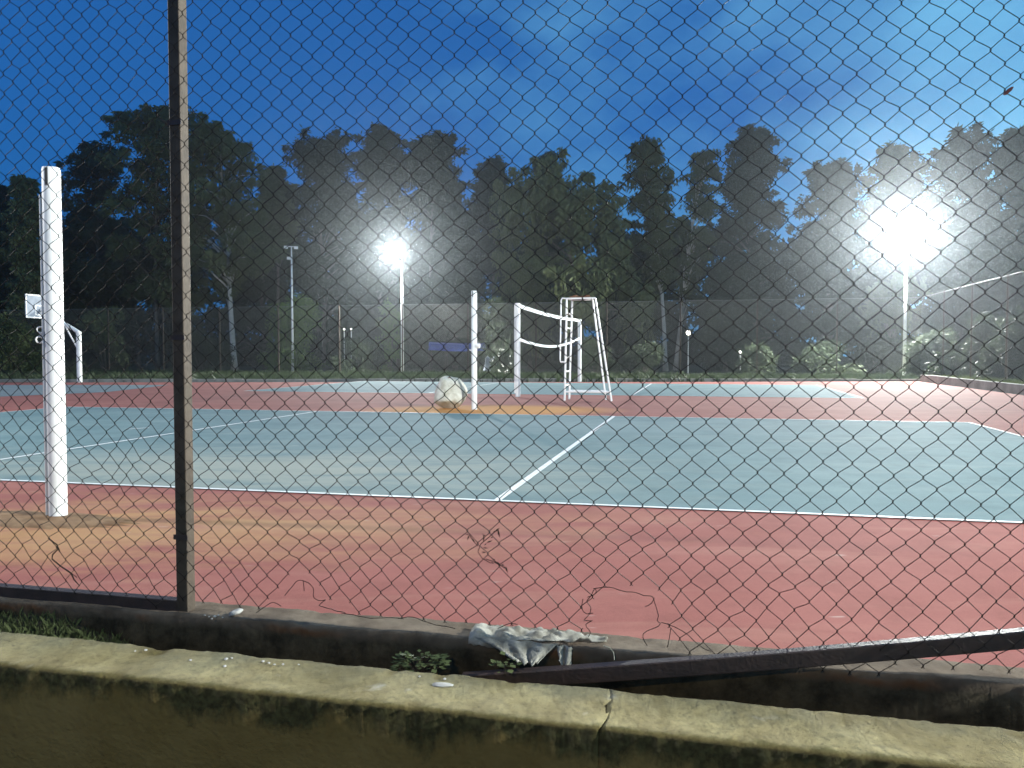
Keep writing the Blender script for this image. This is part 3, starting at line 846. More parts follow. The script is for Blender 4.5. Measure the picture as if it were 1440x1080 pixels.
floodlight(565, 356, 46.5, 'lit floodlight mast behind the far fence, left of the middle', P_FAR_LEFT, FOUR, (0, 14))
floodlight(410, 362, 47.5, 'unlit floodlight mast with three small lamp heads, standing among dark trees', 0, [(-0.16, 0.0), (-0.32, 0.62), (0.24, 0.62)], (0, 14), lit=False, hs=0.55, pr=0.075)
floodlight(0, 0, 0, 'floodlight mast at the near right corner', P_NEAR_RIGHT, SIX, (-1, 13), pos=(15.5, -0.3), hgt=7.2)
floodlight(0, 0, 0, 'floodlight mast at the near left', P_NEAR_LEFT, SIX, (0, 15), pos=(-15, 7.5), hgt=7.2)

# street lamp on the road behind the viewer, whose yellow light falls on the wall
sl = empty('street_lamp', (-2.5, -7.0, -0.47), 'yellow street lamp standing on the road behind', 'street lamp')
mb = MB(); mb.tube([(0, 0, 0), (0, 0, 5.6), (0.1, 0.35, 6.2), (0.2, 1.3, 6.4)], [0.09, 0.07, 0.055, 0.045], 10); mb.build('pole', M['galv'], sl)
mb = MB(); mb.box((0.22, 1.5, 6.4), (0.26, 0.6, 0.12)); hd = mb.build('lamp_head', M['housing'], sl, bevel=0.03)
mb = MB(); mb.box((0.22, 1.5, 6.332), (0.2, 0.5, 0.012)); mb.build('lamp_glass', M['warmlit'], hd)
li = bpy.data.lights.new('street_light', 'SPOT'); li.energy = P_STREET; li.color = (1.0, 0.80, 0.42); li.spot_size = R(160); li.spot_blend = 0.4; li.shadow_soft_size = 0.2
lo = bpy.data.objects.new('street_light', li); COL.objects.link(lo); lo.parent = sl; lo.location = (0.22, 1.5, 6.28)

# ================================================================= far fences
def straight_mesh(mb, a, b, hgt, cell, r):
    """chain link as crossing straight wires, a to b"""
    d = b - a; Ln = d.length; d.normalize()
    n = int((Ln + hgt) / cell)
    for i in range(n):
        for s in (1, -1):
            x0 = -hgt + i * cell if s == 1 else i * cell
            x1 = x0 + s * hgt
            t0, t1 = 0.0, 1.0
            # clip to 0..Ln
            def xx(t): return x0 + (x1 - x0) * t
            if s == 1:
                t0 = max(0, -x0 / hgt); t1 = min(1, (Ln - x0) / hgt)
            else:
                t0 = max(0, (x0 - Ln) / hgt); t1 = min(1, x0 / hgt)
            if t1 - t0 < 0.01: continue
            off = Vector((-d.y, d.x, 0)) * (0.003 * s)
            mb.tube([a + d * xx(t0) + off + Vector((0, 0, hgt * t0)), a + d * xx(t1) + off + Vector((0, 0, hgt * t1))], r, 3, cap=False)
def far_fence(a, b, hgt, step, label, rail_r=0.008):
    e = empty('chain_link_fence', a.lerp(b, 0.5), label, 'fence')
    mb = MB(); straight_mesh(mb, a, b, hgt, 0.10, 0.0028); under(mb.build('wire_mesh', M['wirefar']), e)
    mb = MB(); mb.tube([a + Vector((0, 0, hgt)), b + Vector((0, 0, hgt))], rail_r, 6); under(mb.build('top_rail', M['wirefar']), e)
    n = int((b - a).length / step)
    for i in range(n):
        p = a.lerp(b, i / n); mb = MB(); mb.box(p + Vector((0, 0, hgt / 2)), (0.06, 0.06, hgt + 0.1), -ANG)
        under(mb.build('post', M['post']), e)
CRN = at_depth(1293, 531, 38.0); CRN.z = -0.05
far_fence(CRN - U * 58, CRN, 3.8, 3.6, 'tall chain link fence along the far side of the courts, in front of the trees')
far_fence(CRN - V * 33, CRN - V * 0.1, 3.8, 3.3, 'tall chain link fence along the right side, running towards the camera', 0.008)

# kerbs at the back and right edge of the courts
def far_kerb(pts, hgt, th, label):
    mb = MB()
    for i in range(len(pts) - 1):
        a, b = pts[i], pts[i + 1]
        k = max(1, int((b - a).length / 1.2))
        for q in range(k):
            p = a.lerp(b, (q + 0.5) / k); l = (b - a).length / k
            mb.box(p + Vector((0, 0, hgt / 2 - 0.05 + 0.02 * noise.noise(p * 0.7))), (l * 0.985, th, hgt + 0.03 * noise.noise(p * 1.3)), math.atan2((b - a).y, (b - a).x))
    o = mb.build('court_kerb', M['farkerb'], bevel=0.015)
    return tag(o, label, 'kerb')
kr = kr0 + U * 0.08
far_kerb([kr - V * 33, kr - V * 0.2], 0.34, 0.16, 'grey concrete kerb along the right edge of the red court')
far_kerb([on_ground(-300, 536.5) + V * 0.1, on_ground(300, 536) + V * 0.1, on_ground(900, 535.5) + V * 0.1, kr + V * 0.1], 0.14, 0.14, 'low broken concrete kerb along the far edge of the courts')

# ================================================================= trees and plants
def crown_quads(rng, blobs, per, ll, lw, droop):
    """leaf cards spread through lumps: blobs = (x,y,z,rx,ry,rz)"""
    out = []
    for (x, y, z, rx, ry, rz) in blobs:
        n = max(12, int(per * rx * rz))
        d = rng.normal(size=(n, 3)); d /= np.linalg.norm(d, axis=1)[:, None]
        rad = rng.uniform(0.25, 1.08, n) ** 0.6
        c = np.stack([x + d[:, 0] * rad * rx, y + d[:, 1] * rad * ry, z + d[:, 2] * rad * rz], 1)
        ax = rng.normal(size=(n, 3)); ax[:, 2] = ax[:, 2] * (1 - droop) - droop * 2.0 * np.sign(1.0)
        ax /= np.linalg.norm(ax, axis=1)[:, None]
        o = rng.normal(size=(n, 3)); sd = np.cross(ax, o); sd /= np.linalg.norm(sd, axis=1)[:, None] + 1e-9
        L = (ll * rng.uniform(0.6, 1.3, n))[:, None]; Wd = (lw * rng.uniform(0.6, 1.3, n))[:, None]
        mid = c + ax * L * 0.45
        out.append(np.stack([c, mid + sd * Wd * 0.5, c + ax * L, mid - sd * Wd * 0.5], 1))
    return np.concatenate(out)

def strand_quads(rng, starts, lens, per, ll, lw):
    """hanging strings of narrow leaves (weeping crowns)"""
    out = []
    for (x, y, z), ln_ in zip(starts, lens):
        n = int(per * ln_)
        t = rng.uniform(0, 1, n)
        c = np.stack([x + rng.normal(0, 0.10, n) + 0.15 * np.sin(t * 3 + x), y + rng.normal(0, 0.10, n), z - t * ln_], 1)
        ax = rng.normal(0, 0.45, (n, 3)); ax[:, 2] -= 1; ax /= np.linalg.norm(ax, axis=1)[:, None]
        o = rng.normal(size=(n, 3)); sd = np.cross(ax, o); sd /= np.linalg.norm(sd, axis=1)[:, None] + 1e-9
        L = (ll * rng.uniform(0.6, 1.3, n))[:, None]; Wd = (lw * rng.uniform(0.6, 1.3, n))[:, None]
        mid = c + ax * L * 0.45
        out.append(np.stack([c, mid + sd * Wd * 0.5, c + ax * L, mid - sd * Wd * 0.5], 1))
    return np.concatenate(out)

PROFILE = {'round': lambda t: math.sin(math.pi * min(1, 0.12 + 0.88 * t) ** 0.8) ** 0.6,
           'top': lambda t: (0.35 + 0.65 * math.sin(math.pi * min(1, 0.25 + 0.72 * t))),
           'cone': lambda t: (1 - t) ** 0.48 * 0.90 + 0.14,
           'slim': lambda t: 0.55 + 0.45 * math.sin(math.pi * t),
           'full': lambda t: (1 - 0.6 * t ** 5)}
def tree(name, label, px, top_y, Y, wpx, low_y, prof, leaf, seed, nb=34, per=430, ll=0.34, lw=0.13, droop=0.35, bark='bark', lean=0.0, base_px=None, blob=0.85, trunk_r=0.16, cat='tree', group=None, weep=False, rmin=0.9):
    rng = np.random.default_rng(seed); r = random.Random(seed)
    base = at_depth(base_px if base_px is not None else px, 520, Y); base.z = -0.06
    topz = at_depth(px, top_y, Y).z; lowz = max(0.2, at_depth(px, low_y, Y).z)
    cx = (px - 720) / F * Y - base.x
    hw = wpx / 2 / F * Y
    e = empty(name, base, label, cat, group)
    H = topz - base.z; lo = lowz - base.z
    f = PROFILE[prof]
    blobs, limbs = [], MB()
    # trunk: wandering taper towards the crown's top
    def trunk_at(s):
        return Vector((cx * s ** 1.3 + 0.25 * math.sin(s * 5 + seed) * s, 0.25 * math.sin(s * 4 + seed * 2) * s, H * 0.93 * s))
    ks = [i / 14 for i in range(15)]
    limbs.tube([trunk_at(s) for s in ks], [trunk_r * (1 - 0.88 * s) * (1.35 if s == 0 else 1) for s in ks], 8)
    R0 = max(rmin, hw * 0.6)
    nl = max(6, int((H - lo) / (R0 * 0.62))) * (2 if hw > 1.5 else 1)
    nb = max(nb, nl * 4)
    lobes = []
    for i in range(nl):
        t = (i + r.uniform(0.15, 0.85)) / nl
        rad = hw * f(t)
        R_ = min(max(rad * 0.9, 0.55), max(rmin, hw * r.uniform(0.48, 0.72)))
        a = i * 2.4 + r.uniform(-0.5, 0.5)
        rr = max(0.0, rad - R_ * 0.85)
        lobes.append((Vector((cx * (0.35 + 0.65 * t) + math.cos(a) * rr, math.sin(a) * rr * 0.8, min(H - R_ * 0.8, lo + (H - lo) * t))), R_))
    # one lobe always carries the tip
    tp = lobes[-1][1]; lobes[-1] = (Vector((cx + r.uniform(-.2, .2) * hw * f(0.95), 0, H - tp * 0.85)), tp)
    for i in range(nb):
        lc, R_ = lobes[i % nl]
        d = Vector((r.gauss(0, 1), r.gauss(0, 1), r.gauss(0, 0.8))).normalized()
        b = min(blob, R_ * 0.6) * r.uniform(0.6, 1.25)
        c = lc + d * max(0.0, R_ * 0.95 - b * 0.7) * r.uniform(0.55, 1.0)
        c.z = max(c.z, b * 0.6)
        blobs.append((c.x, c.y, c.z, b * r.uniform(0.9, 1.3), b, b * r.uniform(0.65, 1.0)))
        s0 = max(0.12, min(0.9, (c.z - r.uniform(0.5, 2.0)) / (H * 0.93)))
        p0 = trunk_at(s0)
        lr = max(0.015, trunk_r * (1 - 0.88 * s0) * 0.55)
        mid = p0.lerp(c, 0.5) + Vector((0, 0, 0.15 * (c - p0).length))
        limbs.tube([p0, mid, c], [lr, lr * 0.65, lr * 0.25], 5)
    limbs.build('trunk', M[bark], e, smooth=True)
    q = crown_quads(rng, blobs, per, ll, lw, droop)
    # loose sprays at the outline
    extra = []
    for (x, y, z, rx, ry, rz) in blobs:
        for _ in range(2):
            a = r.uniform(0, 6.28); k = r.uniform(0.9, 1.35)
            extra.append((x + math.cos(a) * rx * k, y + r.uniform(-1, 1) * ry, z + abs(math.sin(a)) * rz * k, 0.28, 0.28, 0.26))
    q = np.concatenate([q, crown_quads(rng, extra, per * 2.4, ll, lw, droop)])
    if weep:
        st_, ln_ = [], []
        for (x, y, z, rx, ry, rz) in blobs:
            for _ in range(9):
                st_.append((x + r.uniform(-1, 1) * rx, y + r.uniform(-1, 1) * ry, z)); ln_.append(r.uniform(0.8, 2.6))
        ln_ = [min(l, max(0.4, s[2] - 0.7)) for s, l in zip(st_, ln_)]
        q = np.concatenate([q, strand_quads(rng, st_, ln_, 16, ll, lw * 0.8)])
    quads_object('crown', q, LEAF[leaf], e)
    return e

T = tree
T('tree', 'dark tree at the left edge of the photo, behind the near white post', 5, 262, 60, 90, 500, 'round', 'dark', 1, nb=30)
T('tree', 'slim olive tree just left of the near white post', 42, 248, 54, 62, 520, 'slim', 'pale', 2, nb=26, droop=0.5)
T('tree', 'dark rounded tree right of the near white post', 140, 200, 62, 165, 480, 'full', 'dark', 3, nb=44)
T('eucalyptus_tree', 'tallest tree at the left, its crown behind the fence post', 222, 132, 55, 165, 430, 'full', 'olive', 4, nb=48, droop=0.5)
T('eucalyptus_tree', 'broad tree right of the fence post with a bare white trunk', 308, 172, 53, 165, 400, 'top', 'olive', 5, nb=46, droop=0.5, bark='palebark', base_px=330, trunk_r=0.20)
T('tree', 'low thin crown with sky showing through, between two tall left trees', 390, 236, 60, 70, 360, 'round', 'olive', 6, nb=15)
T('tree', 'broad dark tree left of the middle floodlight', 455, 180, 60, 140, 470, 'full', 'dark', 7, nb=52)
T('tree', 'dark tree rising directly above the middle floodlight', 538, 180, 62, 120, 480, 'full', 'dark', 8, nb=44)
T('tree', 'open crowned dark tree right of the middle floodlight', 608, 188, 60, 110, 300, 'full', 'dark', 9, nb=34)
T('tree', 'small dark far tree above the winch post', 694, 224, 68, 80, 380, 'round', 'dark', 10, nb=26)
T('tree', 'dark far treetop left of the weeping tree\'s tip', 768, 216, 68, 66, 380, 'round', 'dark', 11, nb=22)
T('weeping_tree', 'broad pale weeping tree behind the net and umpire stand', 778, 224, 50, 215, 440, 'full', 'pale', 12, nb=50, droop=0.75, weep=True, base_px=822, trunk_r=0.2)
T('eucalyptus_tree', 'slender thin crowned tree right of the weeping tree', 908, 196, 56, 66, 400, 'slim', 'olive', 13, nb=20, droop=0.75, bark='palebark', base_px=936, blob=0.5, per=200, rmin=0.55)
T('eucalyptus_tree', 'slim feathery tree touching the left side of the dark cone', 990, 206, 58, 56, 420, 'slim', 'olive', 14, nb=22, droop=0.6, blob=0.5, per=170, rmin=0.55, bark='palebark', base_px=950)
T('conifer_tree', 'dark conical tree between the umpire stand and right floodlight', 1056, 180, 60, 165, 510, 'cone', 'dark', 15, nb=120, blob=0.75, rmin=0.7)
T('tree', 'hazy tree left of the right floodlight', 1165, 226, 58, 105, 480, 'full', 'dark', 16, nb=40)
T('tree', 'hazy tree rising directly above the right floodlight', 1255, 202, 60, 125, 480, 'full', 'olive', 17, nb=44)
T('tree', 'hazy broad tree right of the right floodlight', 1350, 186, 56, 120, 480, 'full', 'dark', 18, nb=44)
T('tree', 'hazy tree at the right edge of the photo', 1435, 172, 52, 130, 500, 'full', 'dark', 19, nb=44)
# lower trees that close the gaps
T('tree', 'low bushy tree behind the fence post', 195, 330, 58, 190, 515, 'full', 'dark', 20, nb=40)
T('tree', 'low dark tree under the white trunked tree', 372, 320, 64, 150, 515, 'full', 'dark', 21, nb=36)
T('tree', 'low dark tree behind the middle floodlight mast', 560, 330, 66, 210, 515, 'full', 'dark', 22, nb=44)
T('tree', 'low dark tree between middle floodlight and winch post', 640, 300, 58, 90, 515, 'full', 'dark', 23, nb=30)
T('tree', 'low dark tree right of the umpire stand', 885, 330, 60, 110, 515, 'full', 'dark', 24, nb=36)
T('tree', 'low hazy tree beneath the right floodlight', 1225, 330, 62, 210, 515, 'full', 'dark', 25, nb=44)
T('tree', 'low tree behind the right side fence', 1385, 330, 50, 170, 515, 'full', 'dark', 26, nb=40)
T('tree', 'low dark tree at the far left behind the basketball board', 70, 340, 60, 160, 515, 'full', 'dark', 27, nb=36)
T('tree', 'low dark tree behind the white net post', 745, 350, 62, 100, 515, 'full', 'dark', 28, nb=26)
T('tree', 'low dark tree at the foot of the dark cone', 1020, 370, 56, 90, 515, 'full', 'dark', 29, nb=26)

T('tree', 'mid height dark tree left of the middle floodlight, behind its mast', 478, 256, 66, 120, 500, 'full', 'dark', 41, nb=30)
T('tree', 'mid height dark tree right of the middle floodlight, below the open crown', 615, 262, 66, 90, 500, 'full', 'dark', 42, nb=26)
T('tree', 'mid height dark tree between the left edge trees and the fence post', 130, 290, 66, 130, 500, 'full', 'dark', 43, nb=30)
T('tree', 'mid height dark tree behind the slim feathery tree', 962, 318, 64, 70, 385, 'round', 'dark', 44, nb=18)
# far wood behind everything, reads as one mass
rng = np.random.default_rng(77); rr_ = random.Random(77)
bl = []
for i in range(170):
    x = -75 + 150 * i / 170 + rr_.uniform(-1, 1); y = 80 + rr_.uniform(-5, 7)
    if abs((x / y) * F + 720 - 677) < 16 or abs((x / y) * F + 720 - 966) < 10:
        hmax = 3.2
    else: hmax = rr_.uniform(10.0, 14.5)
    for k in range(4): bl.append((x + rr_.uniform(-1, 1), y, hmax * (0.10 + 0.26 * k), rr_.uniform(1.0, 1.9), 1.3, rr_.uniform(1.2, 2.0)))
fw = quads_object('far_wood', crown_quads(rng, bl, 60, 0.8, 0.42, 0.2), LEAF['dark']); tag(fw, 'far dark wood closing the view behind the trees', 'wood', kind='stuff')

# shrubs along the fence
def shrub(label, px, Y, top_y, wpx, leaf, seed, per=900, ll=0.22, lw=0.09, droop=0.2, flowers=0, name='shrub', nb=12, blob=0.42):
    rng = np.random.default_rng(seed); r = random.Random(seed)
    base = at_depth(px, 520, Y); base.z = -0.06
    H = at_depth(px, top_y, Y).z + 0.06; hw = wpx / 2 / F * Y
    e = empty(name, base, label, 'shrub')
    blobs = []; mb = MB()
    for i in range(nb):
        t = (i + r.random()) / nb
        a = r.uniform(0, 6.28); q = math.sqrt(r.random()) * hw * (1 - 0.55 * t)
        b = blob * r.uniform(0.7, 1.3)
        c = (math.cos(a) * q, math.sin(a) * q, max(b * 0.5, (H - b * 0.7) * t))
        blobs.append((c[0], c[1], c[2], b * 1.15, b, b * 0.85))
        mb.tube([(c[0] * 0.15, c[1] * 0.15, 0), (c[0] * 0.6, c[1] * 0.6, c[2] * 0.6), c], [0.025, 0.016, 0.006], 5)
    mb.build('stem', M['bark'], e)
    quads_object('foliage', crown_quads(rng, blobs, per, ll, lw, droop), LEAF[leaf], e)
    if flowers:
        fb = MB()
        for i in range(flowers):
            b = blobs[r.randrange(nb)]
            p = Vector((b[0] + r.uniform(-1, 1) * b[3], b[1] - b[4], b[2] + r.uniform(-0.6, 0.9) * b[5])); s = r.uniform(0.05, 0.13)
            for k in range(3):
                d = Vector((r.uniform(-1, 1), r.uniform(-1, 1), r.uniform(-1, 1))).normalized(); g = d.orthogonal()
                fb.add([p, p + d * s + g * s * 0.4, p + d * s * 1.4, p + d * s - g * s * 0.4], [(0, 1, 2, 3)])
        fb.build('blossom', M['flower'], e)
    return e
shrub('rounded green shrub below the unlit floodlight mast', 408, 49, 412, 105, 'green', 101, nb=22, blob=0.7, per=420, ll=0.28)
shrub('leafy yellow green shrub touching the middle floodlight pole', 548, 49.5, 424, 46, 'green', 102, nb=14)
shrub('tall young plant with long leaves right of the winch post', 703, 47, 412, 56, 'dark', 103, nb=16, blob=0.4, per=420, ll=0.5, lw=0.1, droop=0.6)
shrub('white flowering shrub between the winch post and net post', 712, 44.6, 486, 46, 'dark', 104, nb=12, flowers=22)
shrub('small pale bush between umpire stand and right floodlight', 1062, 43, 480, 52, 'dark', 105, nb=14, blob=0.4)
shrub('low bush left of the near white post, beneath the basketball board', 22, 46, 438, 76, 'olive', 106, nb=18, blob=0.6)
shrub('dark bush behind the basketball hoop pole', 150, 50, 430, 80, 'olive', 107, nb=18, blob=0.6)
shrub('bush inside the right corner of the fences', 1232, 44.5, 470, 80, 'dark', 108, nb=16, blob=0.55)
shrub('bush behind the right side kerb nearest the camera', 1415, 31, 470, 80, 'dark', 109, nb=16, blob=0.4)
shrub('grassy bush behind the right side kerb in the middle', 1345, 34.5, 490, 66, 'dark', 110, nb=14, blob=0.35)
shrub('low bush right of the umpire stand', 905, 45, 480, 70, 'dark', 111, nb=14, blob=0.45)
shrub('dark bush left of the boulder, behind the far fence', 510, 48, 470, 100, 'dark', 112, nb=18, blob=0.55)
shrub('dark bush between the fence post and white trunk', 285, 50, 455, 90, 'dark', 113, nb=16, blob=0.6)
shrub('dark bush behind the far net post', 838, 46, 472, 60, 'dark', 114, nb=14, blob=0.45)
shrub('dark bush left of the right floodlight pole', 1160, 44, 476, 90, 'dark', 115, nb=16, blob=0.5)

shrub('ragged dark bush behind the right side fence, just right of the corner', 1312, 38, 462, 60, 'dark', 116, nb=16, blob=0.5)
shrub('tall ragged bush behind the right side fence, beside the edge of the photo', 1450, 29, 430, 90, 'dark', 117, nb=22, blob=0.5)
shrub('dark straggling bush behind the right side fence, between two lower bushes', 1380, 34, 440, 70, 'dark', 118, nb=20, blob=0.5)
shrub('dark bush behind the foot of the right floodlight mast', 1272, 44, 484, 60, 'dark', 119, nb=14, blob=0.45)
# grass strips along the far edge, uncountable
def grass(name, label, pts_fn, n, hgt, seed, mat, wd=0.02):
    rng = np.random.default_rng(seed)
    q = np.zeros((n, 4, 3))
    for i in range(n):
        p = pts_fn(rng); hh = hgt * rng.uniform(0.4, 1.2); a = rng.uniform(0, 6.28); ln_ = rng.normal(0, 0.35 * hh, 2); ww = wd * rng.uniform(0.6, 1.4)
        s = np.array([math.cos(a), math.sin(a), 0]) * ww; b = np.array([p[0], p[1], p[2]])
        t = b + np.array([ln_[0], ln_[1], hh]); m_ = b + np.array([ln_[0] * 0.3, ln_[1] * 0.3, hh * 0.6])
        q[i] = [b - s, b + s, m_ + s * 0.7, t]
    o = quads_object(name, q, mat); tag(o, label, 'grass', kind='stuff'); return o
def back_strip(rng):
    t = rng.uniform(0, 1); px = -250 + 1560 * t
    edge = on_ground(px, 536.0); fe = CRN - U * ((CRN.x - edge.x) / U.x)
    k = rng.uniform(0.02, 1.15)
    return (edge.x + rng.uniform(-0.1, 0.1), edge.y + max(0.4, fe.y - edge.y) * k, -0.05)
grass('grass', 'rough grass along the far fence beyond the courts', back_strip, 22000, 0.30, 31, LEAF['dark'], 0.03)
def right_strip(rng):
    p = kr + U * rng.uniform(0.12, 2.2) - V * rng.uniform(0, 30); return (p.x, p.y, -0.05)
grass('grass', 'bright grass behind the right side kerb', right_strip, 12000, 0.34, 32, LEAF['olive'], 0.025)
def ditch_strip(rng):
    u = rng.choice([rng.uniform(-2.2, -0.3), rng.uniform(-1.2, 1.1), rng.uniform(-2, 4)]); n = rng.uniform(-0.42, -0.08); p = fp(u, n, 0); return (p.x, p.y, ditch_z(u, n) - 0.01)
grass('ditch_grass', 'dark tufts of weeds growing in the ditch', ditch_strip, 6500, 0.055, 33, LEAF['olive'], 0.0020)

# small leafy weed in the ditch
def weed(name, label, c, n, rad, hgt, seed, leaf):
    r = random.Random(seed); e = empty(name, c, label, 'weed')
    qs = []; mb = MB()
    for i in range(n):
        a = r.uniform(0, 6.28); q = rad * math.sqrt(r.random()); tip = Vector((math.cos(a) * q, math.sin(a) * q * 0.6, hgt * r.uniform(0.35, 1.0) * (1 - 0.4 * q / rad)))
        if i % 4 == 0: mb.tube([(0, 0, -0.01), tip * 0.6, tip], 0.0012, 4)
        d = Vector((math.cos(a), math.sin(a), r.uniform(-0.3, 0.4))).normalized() * r.uniform(0.016, 0.034); s = d.cross(Vector((0, 0, 1))).normalized() * d.length * 0.42
        qs.append([tip, tip + d * 0.5 + s, tip + d, tip + d * 0.5 - s])
    mb.build('stem', M['twig'], e)
    quads_object('leaves', np.array(qs), LEAF[leaf], e)
wp = at_depth(590, 942, 3.22)
weed('weed_plant', 'green leafy weed growing in the ditch below the torn white sheet', (wp.x, wp.y, wp.z - 0.02), 150, 0.105, 0.11, 41, 'olive')
wp = at_depth(838, 940, 3.12)
weed('weed_plant', 'small pale weed in the ditch beside the fallen rail', (wp.x - 0.35, wp.y + 0.02, wp.z - 0.03), 26, 0.05, 0.08, 42, 'pale')

# ================================================================= things beyond the far fence
cv = at_depth(650, 520, 49); cv.z = -0.05
can = empty('canopy_shelter', cv, 'low blue tarpaulin shelter behind the far fence, by the winch post', 'shelter')
mb = MB(); vs = []; k = 12
for j in range(5):
    for i in range(k + 1):
        x = -1.95 + 3.9 * i / k; y = -0.9 + 1.8 * j / 4
        vs.append((x, y, 1.90 - 0.20 * abs(y) - 0.08 * math.sin(math.pi * i / k) + 0.04 * noise.noise(Vector((x, y, 1))) - (0.30 if j == 0 else 0)))
mb.add(vs, [(j * (k + 1) + i, j * (k + 1) + i + 1, (j + 1) * (k + 1) + i + 1, (j + 1) * (k + 1) + i) for j in range(4) for i in range(k)])
tp = mb.build('tarpaulin', M['blue_tarp'], can); sm = tp.modifiers.new('thickness', 'SOLIDIFY'); sm.thickness = 0.012
for x in (-1.9, -0.95, 0.95, 1.9):
    for y in (-0.85, 0.85):
        mb = MB(); mb.tube([(x, y, 0), (x, y, 1.66)], 0.02, 6); mb.build('leg', M['rail'], can)
# pale cloth on a line
gc = at_depth(690, 513, 45); mb = MB(); vs = []
for j in range(9):
    for i in range(9):
        t, s = j / 8, i / 8 - 0.5
        wd = 0.26 + 0.16 * t - (0.10 if j == 0 else 0)
        vs.append((s * wd * 2, 0.05 * math.sin(s * 14 + t * 2), 0.36 - 0.72 * t + (0.10 * abs(s) * 2 if j < 2 else 0)))
mb.add(vs, [(j * 9 + i, j * 9 + i + 1, (j + 1) * 9 + i + 1, (j + 1) * 9 + i) for j in range(8) for i in range(8)])
o = mb.build('hanging_cloth', M['cloth'], smooth=True); o.location = gc; o.modifiers.new('thickness', 'SOLIDIFY').thickness = 0.01
tag(o, 'pale grey cloth hung on the far fence below the flowering shrub', 'cloth')
def far_lamp(px, py, Y, r, label):
    p = at_depth(px, py, Y); e = empty('distant_lamp', (p.x, p.y, -0.05), label, 'lamp', 'small distant lamps among the trees')
    mb = MB(); mb.tube([(0, 0, 0), (0, 0, p.z - r)], 0.03, 6); mb.build('pole', M['galv'], e)
    mb = MB(); mb.lathe([(r * math.sin(math.pi * i / 8) + 0.001, p.z + 0.05 - r * math.cos(math.pi * i / 8)) for i in range(9)], n=10); mb.build('globe', M['globe'], e, smooth=True)
far_lamp(968, 468, 47.5, 0.13, 'small bright distant lamp between the slender trunks right of the stand')
far_lamp(1041, 495, 44.5, 0.06, 'tiny distant lamp at the left edge of the small pale bush')
far_lamp(484, 463, 47.5, 0.045, 'tiny distant lamp below and left of the middle floodlight, left of a pair')
far_lamp(494, 463, 47.6, 0.045, 'tiny distant lamp below and left of the middle floodlight, right of a pair')

# ================================================================= litter
# torn sheet draped over the kerb edge: a hanging flap, a crumpled white rim and a narrow strip
def draped(mb, cols, rows, fn):
    vs = [fn(i / cols, j / rows) for j in range(rows + 1) for i in range(cols + 1)]
    mb.add(vs, [(j * (cols + 1) + i, j * (cols + 1) + i + 1, (j + 1) * (cols + 1) + i + 1, (j + 1) * (cols + 1) + i) for j in range(rows) for i in range(cols)])
u0, _ = fence_uz(659, 890, KF); u1, _ = fence_uz(850, 905, KF)
mb = MB()
def rim(s, t):
    u = u0 + (u1 - u0) * s
    t = t * (1 - 0.55 * s ** 3) + 0.10 * noise.noise(Vector((s * 14, 3, 7))) * (t if t < 1 else 1)
    n = 0.05 - 0.125 * t * (1 - 0.35 * s) + 0.012 * noise.noise(Vector((s * 11, t * 4, 2)))
    z = 0.032 + 0.030 * noise.noise(Vector((s * 9, t * 5, 5))) + 0.014 * noise.noise(Vector((s * 26, t * 14, 1))) - 0.018 * t * t - 0.012 * s
    if t > 0.85: z -= 0.022
    return fp(u, n, max(z, 0.016 if n > KF else -0.2))
draped(mb, 48, 14, rim)
tipu, tipz = fence_uz(742, 937, KF - 0.12)
fl0, _ = fence_uz(668, 893, KF - 0.02); fl1, _ = fence_uz(786, 903, KF - 0.02)
def flap(s, t):
    u = fl0 + (fl1 - fl0) * s
    u = u + (tipu + (s - 0.55) * 0.075 - u) * t ** 0.85
    fold = math.sin(s * 17 + t * 1.5) * (0.4 + 0.6 * t)
    n = KF - 0.016 - 0.085 * t ** 1.2 - 0.012 * fold - 0.008 * noise.noise(Vector((s * 8, t * 6, 4)))
    z = 0.024 + (tipz - 0.024) * t * (1 - 0.16 * abs(s - 0.6)) + 0.007 * noise.noise(Vector((s * 12, t * 9, 9))) + 0.004 * math.sin(s * 31) * t
    return fp(u, n, z)
draped(mb, 36, 14, flap)
def strip_(s, t):
    u = u0 + 0.370 + 0.058 * s * (1 - 0.5 * t) + 0.03 * t + 0.010 * noise.noise(Vector((s * 7, t * 6, 3)))
    return fp(u, KF - 0.016 - 0.012 * math.sin(s * 9 + t * 3) - 0.035 * t, 0.02 - (0.085 + 0.02 * noise.noise(Vector((s * 9, 2, 2)))) * t)
draped(mb, 14, 12, strip_)
o = mb.build('torn_sheet', M['sheet'], smooth=True)
o.modifiers.new('thickness', 'SOLIDIFY').thickness = 0.003
tag(o, 'torn dirty white sheet draped over the kerb edge above the ditch', 'sheet')
mb = MB(); q = [fence_uz(*p, KF - 0.03) for p in ((848, 908), (858, 911), (863, 918), (864, 928))]
mb.tube([fp(u, KF - 0.03, z) for u, z in q], 0.0022, 5)
tag(mb.build('pale_string', M['straw']), 'pale curved string hanging from the right end of the torn sheet', 'string')

